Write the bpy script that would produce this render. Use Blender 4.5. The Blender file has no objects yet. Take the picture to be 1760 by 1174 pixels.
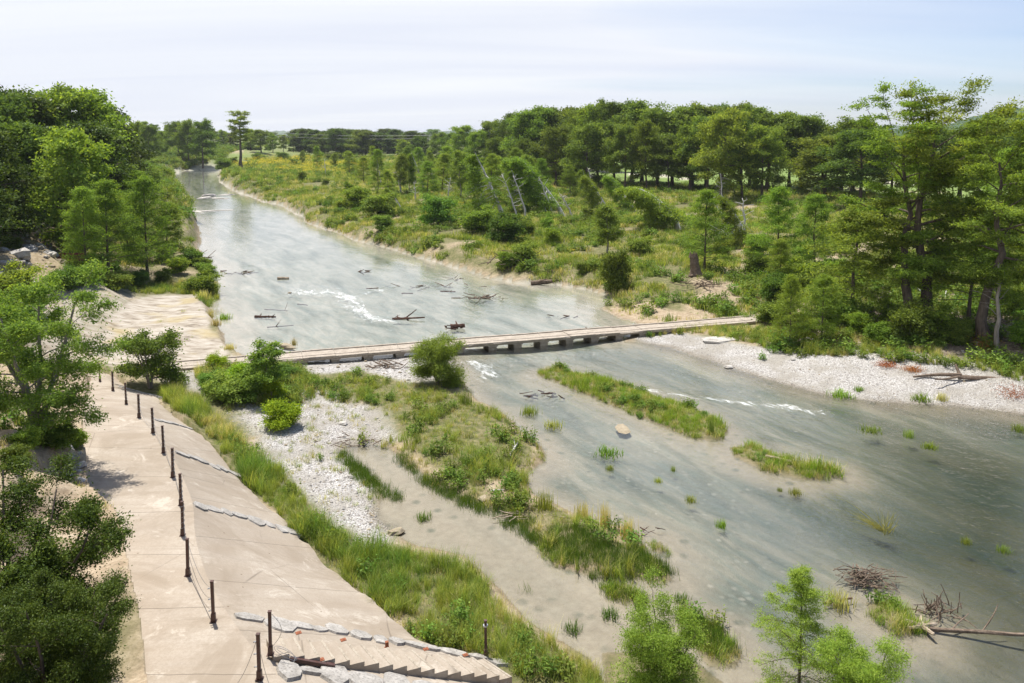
import bpy, math, random
import numpy as np
from mathutils import Vector, Matrix, Euler
rng = np.random.default_rng(7)
random.seed(7)
EXPO = 0.6
SC = bpy.context.scene
COL = SC.collection
R = math.radians
# ------------------------------------------------------------------ camera model (photo pixels 1760 x 1174)
F, CX, HY, CAMZ = 1369.0, 880.0, 236.0, 16.0
PITCH = R(5.0)
PPY = HY + F * math.tan(PITCH)
def ray(px, py):
    u = (px - CX) / F; w = (PPY - py) / F
    return u, math.cos(PITCH) + math.sin(PITCH) * w, -math.sin(PITCH) + math.cos(PITCH) * w
def G(px, py, z=0.0):
    x, y, dz = ray(px, py)
    t = (z - CAMZ) / dz
    return (x * t, y * t)
def W(px, d):
    return ((px - CX) / F * d, d)
# ------------------------------------------------------------------ numeric helpers
def vnoise(x, y, seed=0):
    xi = np.floor(x).astype(np.int64); yi = np.floor(y).astype(np.int64)
    xf = x - xi; yf = y - yi
    u = xf * xf * (3 - 2 * xf); v = yf * yf * (3 - 2 * yf)
    def h(a, b):
        n = (a * 374761393 + b * 668265263 + seed * 974634777) & 0x7fffffff
        n = ((n ^ (n >> 13)) * 1274126177) & 0x7fffffff
        n = (n ^ (n >> 16)) & 0xffff
        return n / 65535.0
    a = h(xi, yi); b = h(xi + 1, yi); c = h(xi, yi + 1); d = h(xi + 1, yi + 1)
    return (a * (1 - u) + b * u) * (1 - v) + (c * (1 - u) + d * u) * v
def fbm(x, y, oct=4, seed=0):
    s = np.zeros_like(x); a = 0.5; f = 1.0
    for o in range(oct):
        s += a * (vnoise(x * f + 17.3 * o, y * f - 9.1 * o, seed + o) - 0.5); a *= 0.5; f *= 2.03
    return s          # about -0.4 .. 0.4
def sstep(a, b, x):
    t = np.clip((x - a) / (b - a), 0, 1); return t * t * (3 - 2 * t)
def polysd(poly, x, y):
    """signed distance, positive inside"""
    P = np.array(poly, float); n = len(P)
    d2 = np.full(x.shape, 1e18); ins = np.zeros(x.shape, bool)
    for i in range(n):
        ax, ay = P[i]; bx, by = P[(i + 1) % n]
        ex, ey = bx - ax, by - ay
        L = ex * ex + ey * ey + 1e-12
        t = np.clip(((x - ax) * ex + (y - ay) * ey) / L, 0, 1)
        d2 = np.minimum(d2, (x - ax - t * ex) ** 2 + (y - ay - t * ey) ** 2)
        c = ((ay > y) != (by > y))
        if abs(by - ay) > 1e-9:
            ins ^= c & (x < (bx - ax) * (y - ay) / (by - ay) + ax)
    d = np.sqrt(d2)
    return np.where(ins, d, -d)
def linedist(line, x, y):
    d2 = np.full(x.shape, 1e18)
    for (ax, ay), (bx, by) in zip(line[:-1], line[1:]):
        ex, ey = bx - ax, by - ay; L = ex * ex + ey * ey + 1e-12
        t = np.clip(((x - ax) * ex + (y - ay) * ey) / L, 0, 1)
        d2 = np.minimum(d2, (x - ax - t * ex) ** 2 + (y - ay - t * ey) ** 2)
    return np.sqrt(d2)
def GP(pts, z=0.0):
    return [G(px, py, z) for px, py in pts]
# ------------------------------------------------------------------ mesh buffer
class MB:
    def __init__(s):
        s.v = []; s.f4 = []; s.f3 = []; s.n = 0; s.tint = []
    def add(s, v, f4=None, f3=None, tint=0.5):
        v = np.asarray(v, float).reshape(-1, 3)
        if f4 is not None and len(f4): s.f4.append(np.asarray(f4, int).reshape(-1, 4) + s.n)
        if f3 is not None and len(f3): s.f3.append(np.asarray(f3, int).reshape(-1, 3) + s.n)
        s.v.append(v); s.n += len(v)
        s.tint.append(np.broadcast_to(np.asarray(tint, float), (len(v),)))
    def tube(s, pts, rad, k=6, cap=False, tint=0.5, rough=0.0, seed=0):
        P = np.asarray(pts, float); n = len(P); r = np.broadcast_to(np.asarray(rad, float), (n,))
        T = np.gradient(P, axis=0); T /= np.linalg.norm(T, axis=1)[:, None] + 1e-9
        m = T.mean(0); ref = np.array([0, 0, 1.0]) if abs(m[2]) < 0.8 * np.linalg.norm(m) else np.array([1.0, 0, 0])
        N = np.cross(T, ref); N /= np.linalg.norm(N, axis=1)[:, None] + 1e-9
        B = np.cross(T, N)
        a = np.linspace(0, 2 * np.pi, k, endpoint=False)
        rr = np.repeat(r[:, None], k, 1)
        if rough: rr = rr * (1 + rough * np.random.default_rng(seed).normal(size=(n, k)))
        ring = P[:, None, :] + rr[..., None] * (np.cos(a)[None, :, None] * N[:, None, :] + np.sin(a)[None, :, None] * B[:, None, :])
        i = np.arange(n - 1)[:, None] * k; j = np.arange(k)[None, :]; j2 = (j + 1) % k
        q = np.stack([i + j, i + j2, i + k + j2, i + k + j], -1).reshape(-1, 4)
        v = ring.reshape(-1, 3); f3 = None
        if cap:
            v = np.vstack([v, P[:1], P[-1:]]); c0 = n * k; jj = np.arange(k); jn = (jj + 1) % k
            f3 = np.vstack([np.stack([np.full(k, c0), jn, jj], 1), np.stack([np.full(k, c0 + 1), (n - 1) * k + jj, (n - 1) * k + jn], 1)])
        s.add(v, q, f3, tint)
    def box(s, c, size, rot=None, tint=0.5, taper=1.0):
        hx, hy, hz = [q / 2 for q in size]
        v = np.array([[-hx, -hy, -hz], [hx, -hy, -hz], [hx, hy, -hz], [-hx, hy, -hz],
                      [-hx * taper, -hy * taper, hz], [hx * taper, -hy * taper, hz], [hx * taper, hy * taper, hz], [-hx * taper, hy * taper, hz]])
        if rot is not None: v = v @ np.array(rot.to_matrix()).T
        s.add(v + np.array(c), [[0, 3, 2, 1], [4, 5, 6, 7], [0, 1, 5, 4], [1, 2, 6, 5], [2, 3, 7, 6], [3, 0, 4, 7]], None, tint)
    def leaves(s, c, ax, nr, L, Wd, tint):
        """rhombus leaves: centres, long axes, normals"""
        ax = ax / (np.linalg.norm(ax, axis=1)[:, None] + 1e-9)
        b = np.cross(nr, ax); b /= np.linalg.norm(b, axis=1)[:, None] + 1e-9
        n = len(c); L = np.broadcast_to(L, (n,))[:, None]; Wd = np.broadcast_to(Wd, (n,))[:, None]
        v = np.stack([c - ax * L / 2, c + b * Wd / 2 - ax * L * .08, c + ax * L / 2, c - b * Wd / 2 - ax * L * .08], 1).reshape(-1, 3)
        s.add(v, np.arange(4 * n).reshape(-1, 4), None, np.repeat(tint, 4))
    def mesh(s, name, mat=None, smooth=False):
        me = bpy.data.meshes.new(name)
        v = np.vstack(s.v) if s.v else np.zeros((0, 3))
        f4 = np.vstack(s.f4) if s.f4 else np.zeros((0, 4), int)
        f3 = np.vstack(s.f3) if s.f3 else np.zeros((0, 3), int)
        me.vertices.add(len(v)); me.vertices.foreach_set('co', v.astype(np.float32).ravel())
        nl = f4.size + f3.size
        me.loops.add(nl); me.loops.foreach_set('vertex_index', np.concatenate([f4.ravel(), f3.ravel()]).astype(np.int32))
        me.polygons.add(len(f4) + len(f3))
        st = np.concatenate([np.arange(len(f4)) * 4, f4.size + np.arange(len(f3)) * 3]).astype(np.int32)
        me.polygons.foreach_set('loop_start', st)
        me.polygons.foreach_set('use_smooth', np.full(len(st), bool(smooth)))
        a = me.attributes.new('tint', 'FLOAT', 'POINT'); a.data.foreach_set('value', np.concatenate(s.tint).astype(np.float32) if s.tint else [])
        me.update(calc_edges=True)
        if mat: me.materials.append(mat)
        return me
    def obj(s, name, mat=None, parent=None, smooth=False, loc=None):
        return link(name, s.mesh(name, mat, smooth), parent, loc)
def link(name, me, parent=None, loc=None):
    o = bpy.data.objects.new(name, me); COL.objects.link(o)
    if parent: o.parent = parent
    if loc is not None: o.location = loc
    return o
def tag(o, label, cat, group=None, kind=None):
    if label: o['label'] = label
    if cat: o['category'] = cat
    if group: o['group'] = group
    if kind: o['kind'] = kind
    return o
def empty(name, loc=(0, 0, 0), rz=0.0):
    o = bpy.data.objects.new(name, None); COL.objects.link(o); o.location = loc; o.rotation_euler = (0, 0, rz)
    o.empty_display_size = 0.3
    return o
def struct(o):
    o['kind'] = 'structure'; return o
def dup(root, loc, rz=0.0, sc=1.0, label=None, group=None, cat=None):
    r = root.copy(); COL.objects.link(r); r.location = loc; r.rotation_euler = (0, 0, rz)
    r.scale = (sc, sc, sc) if np.isscalar(sc) else sc
    for k, val in (('label', label), ('group', group), ('category', cat)):
        if val: r[k] = val
    for ch in list(root.children):
        c = ch.copy(); COL.objects.link(c); c.parent = r
        for g in ch.children:
            d = g.copy(); COL.objects.link(d); d.parent = c
    return r
ORD = ['first', 'second', 'third', 'fourth', 'fifth', 'sixth', 'seventh', 'eighth', 'ninth', 'tenth', 'eleventh', 'twelfth', 'thirteenth',
       'fourteenth', 'fifteenth', 'sixteenth', 'seventeenth', 'eighteenth', 'nineteenth', 'twentieth']
# ------------------------------------------------------------------ node helpers
class NT:
    def __init__(s, name):
        s.m = bpy.data.materials.new(name); s.m.use_nodes = True; s.t = s.m.node_tree
        s.t.nodes.clear(); s.out = s.n('ShaderNodeOutputMaterial')
    def n(s, typ, **kw):
        x = s.t.nodes.new(typ)
        for k, v in kw.items():
            if k.startswith('i_'):
                key = k[2:]; x.inputs[int(key) if key.isdigit() else key.replace('_', ' ')].default_value = v
            else: setattr(x, k, v)
        return x
    def l(s, a, b): s.t.links.new(a, b)
    def put(s, sock, v):
        if hasattr(v, 'is_output') or isinstance(v, bpy.types.NodeSocket): s.l(v, sock)
        else: sock.default_value = v
    def math(s, op, a, b=0.0, c=None, clamp=False):
        x = s.n('ShaderNodeMath', operation=op, use_clamp=clamp); s.put(x.inputs[0], a); s.put(x.inputs[1], b)
        if c is not None: s.put(x.inputs[2], c)
        return x.outputs[0]
    def mix(s, f, a, b, blend='MIX'):
        x = s.n('ShaderNodeMix', data_type='RGBA', blend_type=blend); s.put(x.inputs[0], f)
        s.put(x.inputs[6], a if not isinstance(a, tuple) or len(a) == 4 else a + (1,)); s.put(x.inputs[7], b if not isinstance(b, tuple) or len(b) == 4 else b + (1,))
        return x.outputs[2]
    def noise(s, vec, scale, detail=4, rough=.55, out=0, dist=0.0):
        x = s.n('ShaderNodeTexNoise'); s.l(vec, x.inputs['Vector']); x.inputs['Scale'].default_value = scale
        x.inputs['Detail'].default_value = detail; x.inputs['Roughness'].default_value = rough; x.inputs['Distortion'].default_value = dist
        return x.outputs[out]
    def voro(s, vec, scale, feature='F1', out='Distance'):
        x = s.n('ShaderNodeTexVoronoi', feature=feature); s.l(vec, x.inputs['Vector']); x.inputs['Scale'].default_value = scale
        return x.outputs[out]
    def ramp(s, f, stops, interp='LINEAR'):
        x = s.n('ShaderNodeValToRGB'); s.l(f, x.inputs[0]); cr = x.color_ramp; cr.interpolation = interp
        while len(cr.elements) < len(stops): cr.elements.new(0.5)
        for e, (p, c) in zip(cr.elements, stops):
            e.position = p; e.color = (c, c, c, 1) if np.isscalar(c) else tuple(c) + (1,)
        return x.outputs[0]
    def attr(s, name, out='Fac'):
        return s.n('ShaderNodeAttribute', attribute_name=name).outputs[out]
    def pos(s): return s.n('ShaderNodeNewGeometry').outputs['Position']
    def objco(s): return s.n('ShaderNodeTexCoord').outputs['Object']
    def mapv(s, vec, scale=(1, 1, 1), rot=(0, 0, 0)):
        x = s.n('ShaderNodeMapping'); s.l(vec, x.inputs[0]); x.inputs['Scale'].default_value = scale; x.inputs['Rotation'].default_value = rot
        return x.outputs[0]
    def flow(s, p, sx, sy):
        return s.mapv(s.mapv(p, (1, 1, 1), (0, 0, -R(29))), (sx, sy, 1))
    def bump(s, h, strength=.5, dist=.05, nrm=None):
        x = s.n('ShaderNodeBump'); s.put(x.inputs['Height'], h); x.inputs['Strength'].default_value = strength; x.inputs['Distance'].default_value = dist
        if nrm is not None: s.l(nrm, x.inputs['Normal'])
        return x.outputs[0]
    def princ(s, col, rough=.8, nrm=None, spec=.3, metal=0.0):
        x = s.n('ShaderNodeBsdfPrincipled'); s.put(x.inputs['Base Color'], col if not isinstance(col, tuple) or len(col) == 4 else col + (1,))
        s.put(x.inputs['Roughness'], rough); x.inputs['Specular IOR Level'].default_value = spec; x.inputs['Metallic'].default_value = metal
        if nrm is not None: s.l(nrm, x.inputs['Normal'])
        return x.outputs[0]
    def done(s, sh): s.l(sh, s.out.inputs[0]); return s.m
# ------------------------------------------------------------------ layout of the place (traced on the water level)
RIVER = GP([(395, 289), (376, 296), (374, 303), (382, 315), (400, 325), (425, 335), (447, 345), (480, 352), (520, 372), (527, 383), (560, 393),
    (610, 412), (660, 425), (720, 443), (780, 460), (840, 478), (900, 488), (960, 490), (1020, 500), (1045, 508), (1050, 518), (1030, 530),
    (1065, 547), (1110, 562), (1078, 585), (1150, 598), (1250, 630), (1330, 655), (1400, 675), (1500, 690), (1600, 697), (1700, 705),
    (1780, 716), (1950, 745), (2300, 860), (2600, 1500), (1100, 1500), (1040, 1174), (1015, 1130), (960, 1095), (905, 1060), (860, 1010), (800, 955),
    (720, 935), (690, 920), (645, 890), (655, 850), (635, 815), (605, 790), (588, 766), (625, 764), (665, 770), (700, 800), (760, 840), (830, 872), (880, 888), (915, 925), (955, 972),
    (1020, 992), (1100, 997), (1158, 1000), (1150, 980), (1105, 930), (1085, 905), (1000, 885), (925, 850), (902, 822), (942, 795), (935, 768),
    (900, 742), (862, 705), (820, 690), (797, 660), (790, 640), (770, 612), (700, 612), (600, 621), (510, 624), (425, 618), (402, 606),
    (375, 568), (362, 540), (350, 512), (358, 492), (370, 470), (358, 452), (340, 430), (346, 415), (334, 375), (316, 345), (300, 312), (285, 299), (330, 291)])
ISLES = [GP(p) for p in (
    [(923, 640), (960, 634), (1010, 648), (1080, 664), (1150, 690), (1222, 716), (1254, 742), (1230, 757), (1180, 751), (1110, 722), (1040, 692), (980, 664), (930, 650)],
    [(1256, 770), (1290, 764), (1340, 785), (1380, 800), (1440, 808), (1452, 820), (1380, 825), (1310, 806), (1266, 786)],
    [(1484, 1034), (1530, 1036), (1580, 1066), (1582, 1090), (1540, 1092), (1496, 1060)],
    [(1165, 1052), (1200, 1060), (1240, 1080), (1270, 1120), (1262, 1146), (1220, 1146), (1180, 1100)],
    [(1030, 1005), (1070, 1010), (1114, 1030), (1080, 1042), (1045, 1030)],
    [(1300, 1180), (1480, 1190), (1560, 1260), (1300, 1290)],
    [(1030, 1120), (1160, 1110), (1260, 1190), (1260, 1290), (1060, 1290)],
    [(1110, 930), (1135, 930), (1152, 950), (1130, 955)])]
GRAV_R = GP([(1075, 585), (1110, 574), (1165, 578), (1230, 590), (1290, 606), (1400, 618), (1500, 622), (1600, 640), (1700, 655), (1800, 690), (1900, 760), (1700, 740), (1500, 700), (1400, 682), (1320, 662), (1240, 636), (1150, 604)])
GRAV_L = GP([(300, 640), (420, 640), (500, 655), (560, 680), (640, 700), (680, 750), (610, 770), (650, 830), (680, 900), (640, 930), (580, 900), (520, 850), (450, 790), (410, 740), (380, 700), (320, 680)], .3)
GRAV_B = GP([(500, 622), (700, 608), (790, 600), (800, 650), (700, 660), (620, 640), (520, 650)], .2)
SLAB = GP([(205, 640), (150, 610), (170, 560), (215, 515), (255, 503), (320, 498), (345, 500), (352, 515), (365, 545), (378, 572), (408, 606), (420, 622), (300, 650)], .9)
ROCKY = GP([(0, 560), (60, 520), (200, 480), (260, 505), (200, 560), (150, 620), (60, 640), (0, 640)], 1.8)
SANDY = GP([(1020, 528), (1065, 512), (1120, 520), (1180, 530), (1290, 545), (1330, 552), (1180, 566), (1100, 562), (1060, 545)], .8)
FOREST = GP([(1310, 600), (1420, 600), (1600, 625), (1760, 665), (2000, 700), (2100, 500), (1760, 480), (1600, 460), (1450, 490), (1380, 540)], 1.2)
FLOWER = [W(395, 385), W(430, 330), W(520, 290), W(620, 290), W(640, 380), W(560, 460), W(420, 440)]
LAWN = [W(960, 270), W(1050, 232), W(1260, 205), W(1420, 195), W(1600, 165), W(1900, 160), W(2200, 240), W(2000, 420), W(1500, 420), W(1000, 420)]
ROAD = [W(1000, 300), W(1080, 265), W(1200, 238), W(1290, 232), W(1420, 226), W(1560, 215), W(1760, 205), W(2100, 200)]
TRACK = [G(1190, 545, 1.2), G(1290, 430, 2), G(1380, 445, 2), G(1500, 420, 2), G(1620, 415, 2.2), G(1700, 440, 2.2), G(1900, 470, 2.4)]
SCREE = GP([(0, 370), (90, 385), (130, 430), (70, 450), (0, 440)], 6)
SANDFAR = [W(372, 450), W(425, 470), W(440, 500), W(380, 520), W(340, 470)]
# height control points: photo pixel, height, then far ones by pixel column and distance
CPP = [(100,1174,4.5),(0,1174,6.5),(-300,1174,9),(60,1000,5),(0,1000,6),(100,900,4.4),(0,900,6.2),(-200,900,9),(60,830,5),(0,800,6.2),(128,830,3.7),(118,760,3.6),
 (60,750,4.8),(0,740,6),(-150,700,9),(128,690,3.0),(60,660,3.2),(0,640,4.5),(100,620,1.0),(150,600,.75),(60,570,1.8),(0,560,3),(100,530,1.6),(0,500,4.5),(60,480,3),
 (-150,520,9),(130,460,2.2),(0,440,5),(60,430,4.5),(200,440,1.5),(250,440,1.1),(100,400,4.2),(0,390,6.2),(200,380,3),(-200,420,9),
 (700,425,1.6),(800,440,1.6),(900,465,1.5),(1000,470,1.5),(1100,480,1.4),(1200,480,1.6),(1050,525,.4),(1150,545,.5),(1250,540,.38),(1200,510,.9),(1300,545,.35),
 (1300,580,.55),(1400,590,.8),(1330,560,.5),(1318,547,.4),(1265,552,.35),(1350,548,.6),(1280,560,.36),(1180,566,.35),(1500,600,1),(1600,610,1.1),(1700,620,1.2),(1760,640,1.2),(1760,560,2),(1600,550,1.6),(1450,550,1.4),(1900,650,1.5),(1350,500,1.6),
 (1200,595,.3),(1350,630,.5),(1500,650,.6),(1650,665,.65),(1760,690,.5),(350,640,.42),(430,640,.3),(300,680,.55),(500,640,.4),(600,650,.3),(680,650,.3),(450,720,.4),
 (550,720,.35),(620,740,.25),(520,790,.4),(560,850,.4),(600,900,.5),(700,1000,.5),(800,1060,.55),(900,1110,.5),(850,1174,.7),(950,1200,.6),(1000,1400,1),(700,720,.35),(850,760,.4),
 (880,830,.4),(1000,900,.35),(1080,940,.25),(300,520,.5),(250,560,.62),(380,600,.42),(220,600,.62),(330,500,.45),(280,505,.55),(560,380,1.6),(470,335,1.6),(620,400,1.7),
 (1180,750,.35),(1050,670,.35),(960,640,.3),(1350,800,.3),(1530,1060,.3),(1220,1100,.15),(1070,1020,.12),(1400,1230,.3),(1150,1200,.35),(1130,940,.2)]
CPD = [(60,130,10),(150,130,6),(0,140,14),(120,200,13),(210,180,4),(215,240,4.5),(0,200,18),(-200,150,20),(-300,300,25),(230,330,3.6),(240,400,6),(300,400,5.8),(350,400,5),(300,480,8.5),(390,480,8),(340,600,12),(430,600,9),
 (150,400,14),(200,600,17),(0,400,24),(400,380,2.2),(480,330,2.4),(560,300,2.5),(500,420,3),(600,420,3),(480,600,5),(600,600,5),(700,500,4),(760,350,3),(700,250,2.5),(800,250,3),
 (900,300,3.5),(900,230,3.2),(1000,210,3),(1100,210,3.2),(1250,200,3.2),(1400,190,3.2),(1600,170,3),(1760,170,3.5),(1100,280,4),(1300,280,4.5),(1500,280,5),(1760,280,6),(1000,350,5),
 (1200,500,6),(1760,500,12),(2200,300,10),(650,160,2),(800,150,2),(950,140,1.9),(1100,130,1.9),(1250,130,2),(1400,120,2),(1600,110,2.2),(1760,110,2.4),(2100,120,3),
 (-300,1500,28),(0,1500,25),(400,1500,9),(880,1500,10),(1400,1500,14),(1900,1500,24),(-600,5000,30),(0,5000,26),(880,5000,12),(1760,5000,26),(2600,4000,30),(2600,900,20),(3000,60,6),(3000,20,-1),(2400,35,-1),(-1500,20,12),(-1500,60,14),
 (880,4,-1),(1500,8,-1),(500,8,3.2),(0,8,8)]
_c = [(*G(a, b, z), z) for a, b, z in CPP] + [(*W(a, d), z) for a, d, z in CPD]
_c = np.array(_c)
_cu = np.stack([np.arctan2(_c[:, 0], _c[:, 1]) * 4.0, np.log(np.hypot(_c[:, 0], _c[:, 1])) * 2.2], 1)
def landz(x, y):
    u = np.arctan2(x, y) * 4.0; v = np.log(np.hypot(x, y) + .1) * 2.2
    num = np.zeros_like(x); den = np.zeros_like(x)
    for (a, b), z in zip(_cu, _c[:, 2]):
        w = 1.0 / (((u - a) ** 2 + (v - b) ** 2) + 2e-4) ** 2
        num += w * z; den += w
    return num / den
# ------------------------------------------------------------------ the concrete: stations across walkway (L to C) and sloping apron (C to B)
ST = [((250,1420),3.2,(640,1420),3.2,(1150,1440),.6),((250,1300),3.2,(560,1300),3.2,(1030,1310),.6),((238,1174),3.2,(486,1174),3.2,(898,1190),.68),((225,1120),3.2,(432,1110),3.2,(785,1122),.72),
 ((215,1060),3.2,(392,1055),3.2,(690,1078),.75),((208,1010),3.2,(365,1010),3.2,(632,1028),.75),((196,960),3.2,(345,960),3.2,(578,988),.75),((160,915),3.2,(335,915),3.2,(528,936),.75),
 ((150,870),3.2,(331,866),3.2,(488,895),.75),((147,825),3.2,(316,825),3.2,(436,848),.75),((142,785),3.2,(298,788),3.2,(402,808),.78),((138,745),3.15,(274,752),3.15,(355,755),.8),
 ((138,715),3.0,(250,722),3.0,(320,730),.82),((145,692),2.55,(226,697),2.5,(288,704),.75),((150,668),1.6,(206,674),1.55,(260,680),.7),((153,648),.95,(187,653),.92,(224,668),.6),((156,636),.66,(180,640),.66,(203,650),.5)]
def crom(P, m):
    P = np.asarray(P, float); n = len(P); out = []
    for i in range(n - 1):
        p0 = P[max(i - 1, 0)]; p1 = P[i]; p2 = P[i + 1]; p3 = P[min(i + 2, n - 1)]
        for k in range(m):
            t = k / m
            out.append(.5 * ((2 * p1) + (-p0 + p2) * t + (2 * p0 - 5 * p1 + 4 * p2 - p3) * t * t + (-p0 + 3 * p1 - 3 * p2 + p3) * t ** 3))
    out.append(P[-1]); return np.array(out)
STL = crom([(*G(*a, z), z) for a, z, _, _, _, _ in ST], 8)
STC = crom([(*G(*a, z), z) for _, _, a, z, _, _ in ST], 8)
STB = crom([(*G(*a, z), z) for _, _, _, _, a, z in ST], 8)
CONC = [tuple(p[:2]) for p in STL] + [tuple(p[:2]) for p in STB[::-1]]
_cs = np.vstack([STL[::2], STC[::2], STB[::2], (STC[::2] + STB[::2]) / 2, (STC[::2] * .25 + STB[::2] * .75), (STC[::2] * .75 + STB[::2] * .25), (STL[::2] + STC[::2]) / 2])
def concz(x, y):
    if len(x) < 50:
        w = 1.0 / ((x[:, None] - _cs[None, :, 0]) ** 2 + (y[:, None] - _cs[None, :, 1]) ** 2 + .02) ** 2.5
        return (w * _cs[None, :, 2]).sum(1) / w.sum(1)
    num = np.zeros_like(x); den = np.zeros_like(x)
    for a, b, z in _cs:
        w = 1.0 / ((x - a) ** 2 + (y - b) ** 2 + .02) ** 2.5
        num += w * z; den += w
    return num / den
# ------------------------------------------------------------------ polar ground grid
AZ = np.radians(np.concatenate([np.linspace(-85, -41, 30, endpoint=False), np.linspace(-41, 41, 700), np.linspace(41, 85, 31)[1:]]))
_ys = np.linspace(1650, 247, 470)
RD = np.concatenate([np.linspace(4, CAMZ * F / (1650 - 236), 8, endpoint=False), CAMZ * F / (_ys - 236), np.geomspace(CAMZ * F / 11 * 1.03, 9000, 36)])
AA, DD = np.meshgrid(AZ, RD, indexing='ij')
GX, GY = np.sin(AA) * DD, np.cos(AA) * DD
gx, gy = GX.ravel(), GY.ravel()
_j = fbm(gx / 2.2, gy / 2.2, 4, 3) * 1.5 * np.clip(np.hypot(gx, gy) / 60, .35, 1.6) + fbm(gx / 9, gy / 9, 3, 5) * 2.0 * np.clip(np.hypot(gx, gy) / 120, .1, 1.2)
wsd = polysd(RIVER, gx, gy)
sdi = np.full(gx.shape, -1e9)
for isl in ISLES: sdi = np.maximum(sdi, polysd(isl, gx, gy))
wsd = np.minimum(wsd, -sdi) + _j * .55
gravR, gravL, gravB = polysd(GRAV_R, gx, gy) + _j, polysd(GRAV_L, gx, gy) + _j * 1.6, polysd(GRAV_B, gx, gy) + _j
slab, rocky, sandy, forest = polysd(SLAB, gx, gy) + _j * .5, polysd(ROCKY, gx, gy) + _j * 2.5, polysd(SANDY, gx, gy) + _j * 1.5, polysd(FOREST, gx, gy) + _j * 2
lz = landz(gx, gy)
dist = np.hypot(gx, gy)
s = np.maximum(-wsd, 0)
gravel = np.maximum.reduce([sstep(-.5, .6, gravR), sstep(-.6, .8, gravL), sstep(-.5, .6, gravB)])
bw = 2.3 + 1.6 * (gx > -40) * (gy > 62) + 4.0 * sstep(-2, 1, np.maximum.reduce([gravR, gravL, gravB])) + 1.0 * (dist > 200)
rough = fbm(gx / 6, gy / 6, 4, 11) * .9 * sstep(1, 8, s) + fbm(gx / 1.3, gy / 1.3, 3, 12) * .22 * sstep(.3, 2, s)
rough *= sstep(1, 6, linedist([G(160, 639, .64), G(1330, 545, .68)], gx, gy))
rough *= 1 - .85 * np.maximum(gravel, sstep(-1, 1, slab))
land = np.maximum(lz, .12) * np.where(slab > -.6, sstep(-.05, .5, s), np.sqrt(sstep(0, 1, s / bw) + 1e-9)) + rough * np.clip(lz, .2, 1.4) + .01
# limestone ledges
led = np.floor(fbm(gx / 6 + gy / 20, gy / 5, 4, 21) * 5) / 5 * .22
land = land + sstep(-.4, .6, slab) * led
# river bed
cen = sstep(0, 9, wsd)
pool = polysd(GP([(585, 760), (700, 800), (830, 880), (960, 1000), (1160, 1010), (1280, 1180), (1150, 1400), (1000, 1400), (940, 1080), (850, 1000), (640, 900)]), gx, gy)
bed = -(.05 + .07 * np.minimum(wsd, 5) + .35 * cen * sstep(0, 12, wsd)) + fbm(gx / 3, gy / 5, 3, 31) * .22 * sstep(.5, 4, wsd)
bed = bed * (1 - .62 * sstep(-1.5, 1.5, pool))
up = gy * 1.0 - gx * .32 > 57.0
bed = np.where(up, bed * .6, bed * 1.15)
bed = np.minimum(bed, -.03)
gz = np.where(wsd > 0, bed, land)
csd = polysd(CONC, gx, gy)
ci = csd > -.35
cz = concz(gx[ci], gy[ci])
gz[ci] = np.where(csd[ci] > .1, np.minimum(gz[ci], cz) * 0 + cz - .35, np.where(gz[ci] < cz - .05, gz[ci], gz[ci]))
# earth bank close to the concrete: keep the soil just under the slab edge on its low side
edge = (csd <= .1) & (csd > -.35)
gz[edge] = np.where(gz[edge] > cz[(csd <= .1)[ci]] - .05, gz[edge], np.minimum(gz[edge], cz[(csd <= .1)[ci]] - .04))
GZ = gz.reshape(GX.shape)
def glook(A, x, y):
    x = np.asarray(x, float); y = np.asarray(y, float)
    a = np.clip(np.interp(np.arctan2(x, y), AZ, np.arange(len(AZ))), 0, len(AZ) - 1.001)
    r = np.clip(np.interp(np.hypot(x, y), RD, np.arange(len(RD))), 0, len(RD) - 1.001)
    i = a.astype(int); j = r.astype(int); fa = a - i; fr = r - j
    return (A[i, j] * (1 - fa) + A[i + 1, j] * fa) * (1 - fr) + (A[i, j + 1] * (1 - fa) + A[i + 1, j + 1] * fa) * fr
def Hz(x, y): return float(glook(GZ, np.array([x]), np.array([y]))[0])
WSD, CSD = wsd.reshape(GX.shape), csd.reshape(GX.shape)
_ds = np.geomspace(6, 3000, 2500)
def GT(px, py):
    """point of the ground (or water) seen at a photo pixel"""
    x, y, dz = ray(px, py)
    k = _ds / math.hypot(x, y)
    zs = np.maximum(glook(GZ, x * k, y * k), 0.0)
    hit = np.nonzero(CAMZ + dz * k <= zs)[0]
    i = hit[0] if len(hit) else len(_ds) - 1
    return (x * k[i], y * k[i], float(zs[i]))
def at_d(px, d):
    x, y = W(px, d); return (x, y, max(Hz(x, y), 0.0))
# masks kept on the ground
lawn = sstep(-3, 3, polysd(LAWN, gx, gy) + _j * 2)
lawn = np.maximum(lawn, .75 * sstep(-8, 8, polysd([W(215, 320), W(225, 480), W(300, 640), W(470, 640), W(470, 480), W(410, 400), W(380, 415), W(300, 370)], gx, gy) + _j * 4))
lawn = np.maximum(lawn, .45 * sstep(230, 330, dist))
road = sstep(2.6, 1.8, linedist(ROAD, gx, gy))
track = sstep(2.2, .8, linedist(TRACK, gx, gy) + _j * 1.2) * .9
flower = sstep(-10, 12, polysd(FLOWER, gx, gy) + _j * 4)
scree = sstep(-2, 2, polysd(SCREE, gx, gy) + _j * 2)
sandfar = sstep(-6, 4, polysd(SANDFAR, gx, gy) + _j * 5)
fbank = fbm(gx / 5, gy / 5, 4, 41)
bankdirt = sstep(1.1, .2, s + fbank * 2.0) * (wsd <= 0) * (gravel < .5) * np.where(sdi > -1, .25, 1.0)
nearhill = sstep(-14.0, -2, csd) * (csd < 1.0) * (gx < np.interp(gy, STL[:, 1], STL[:, 0]) + .5)
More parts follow.
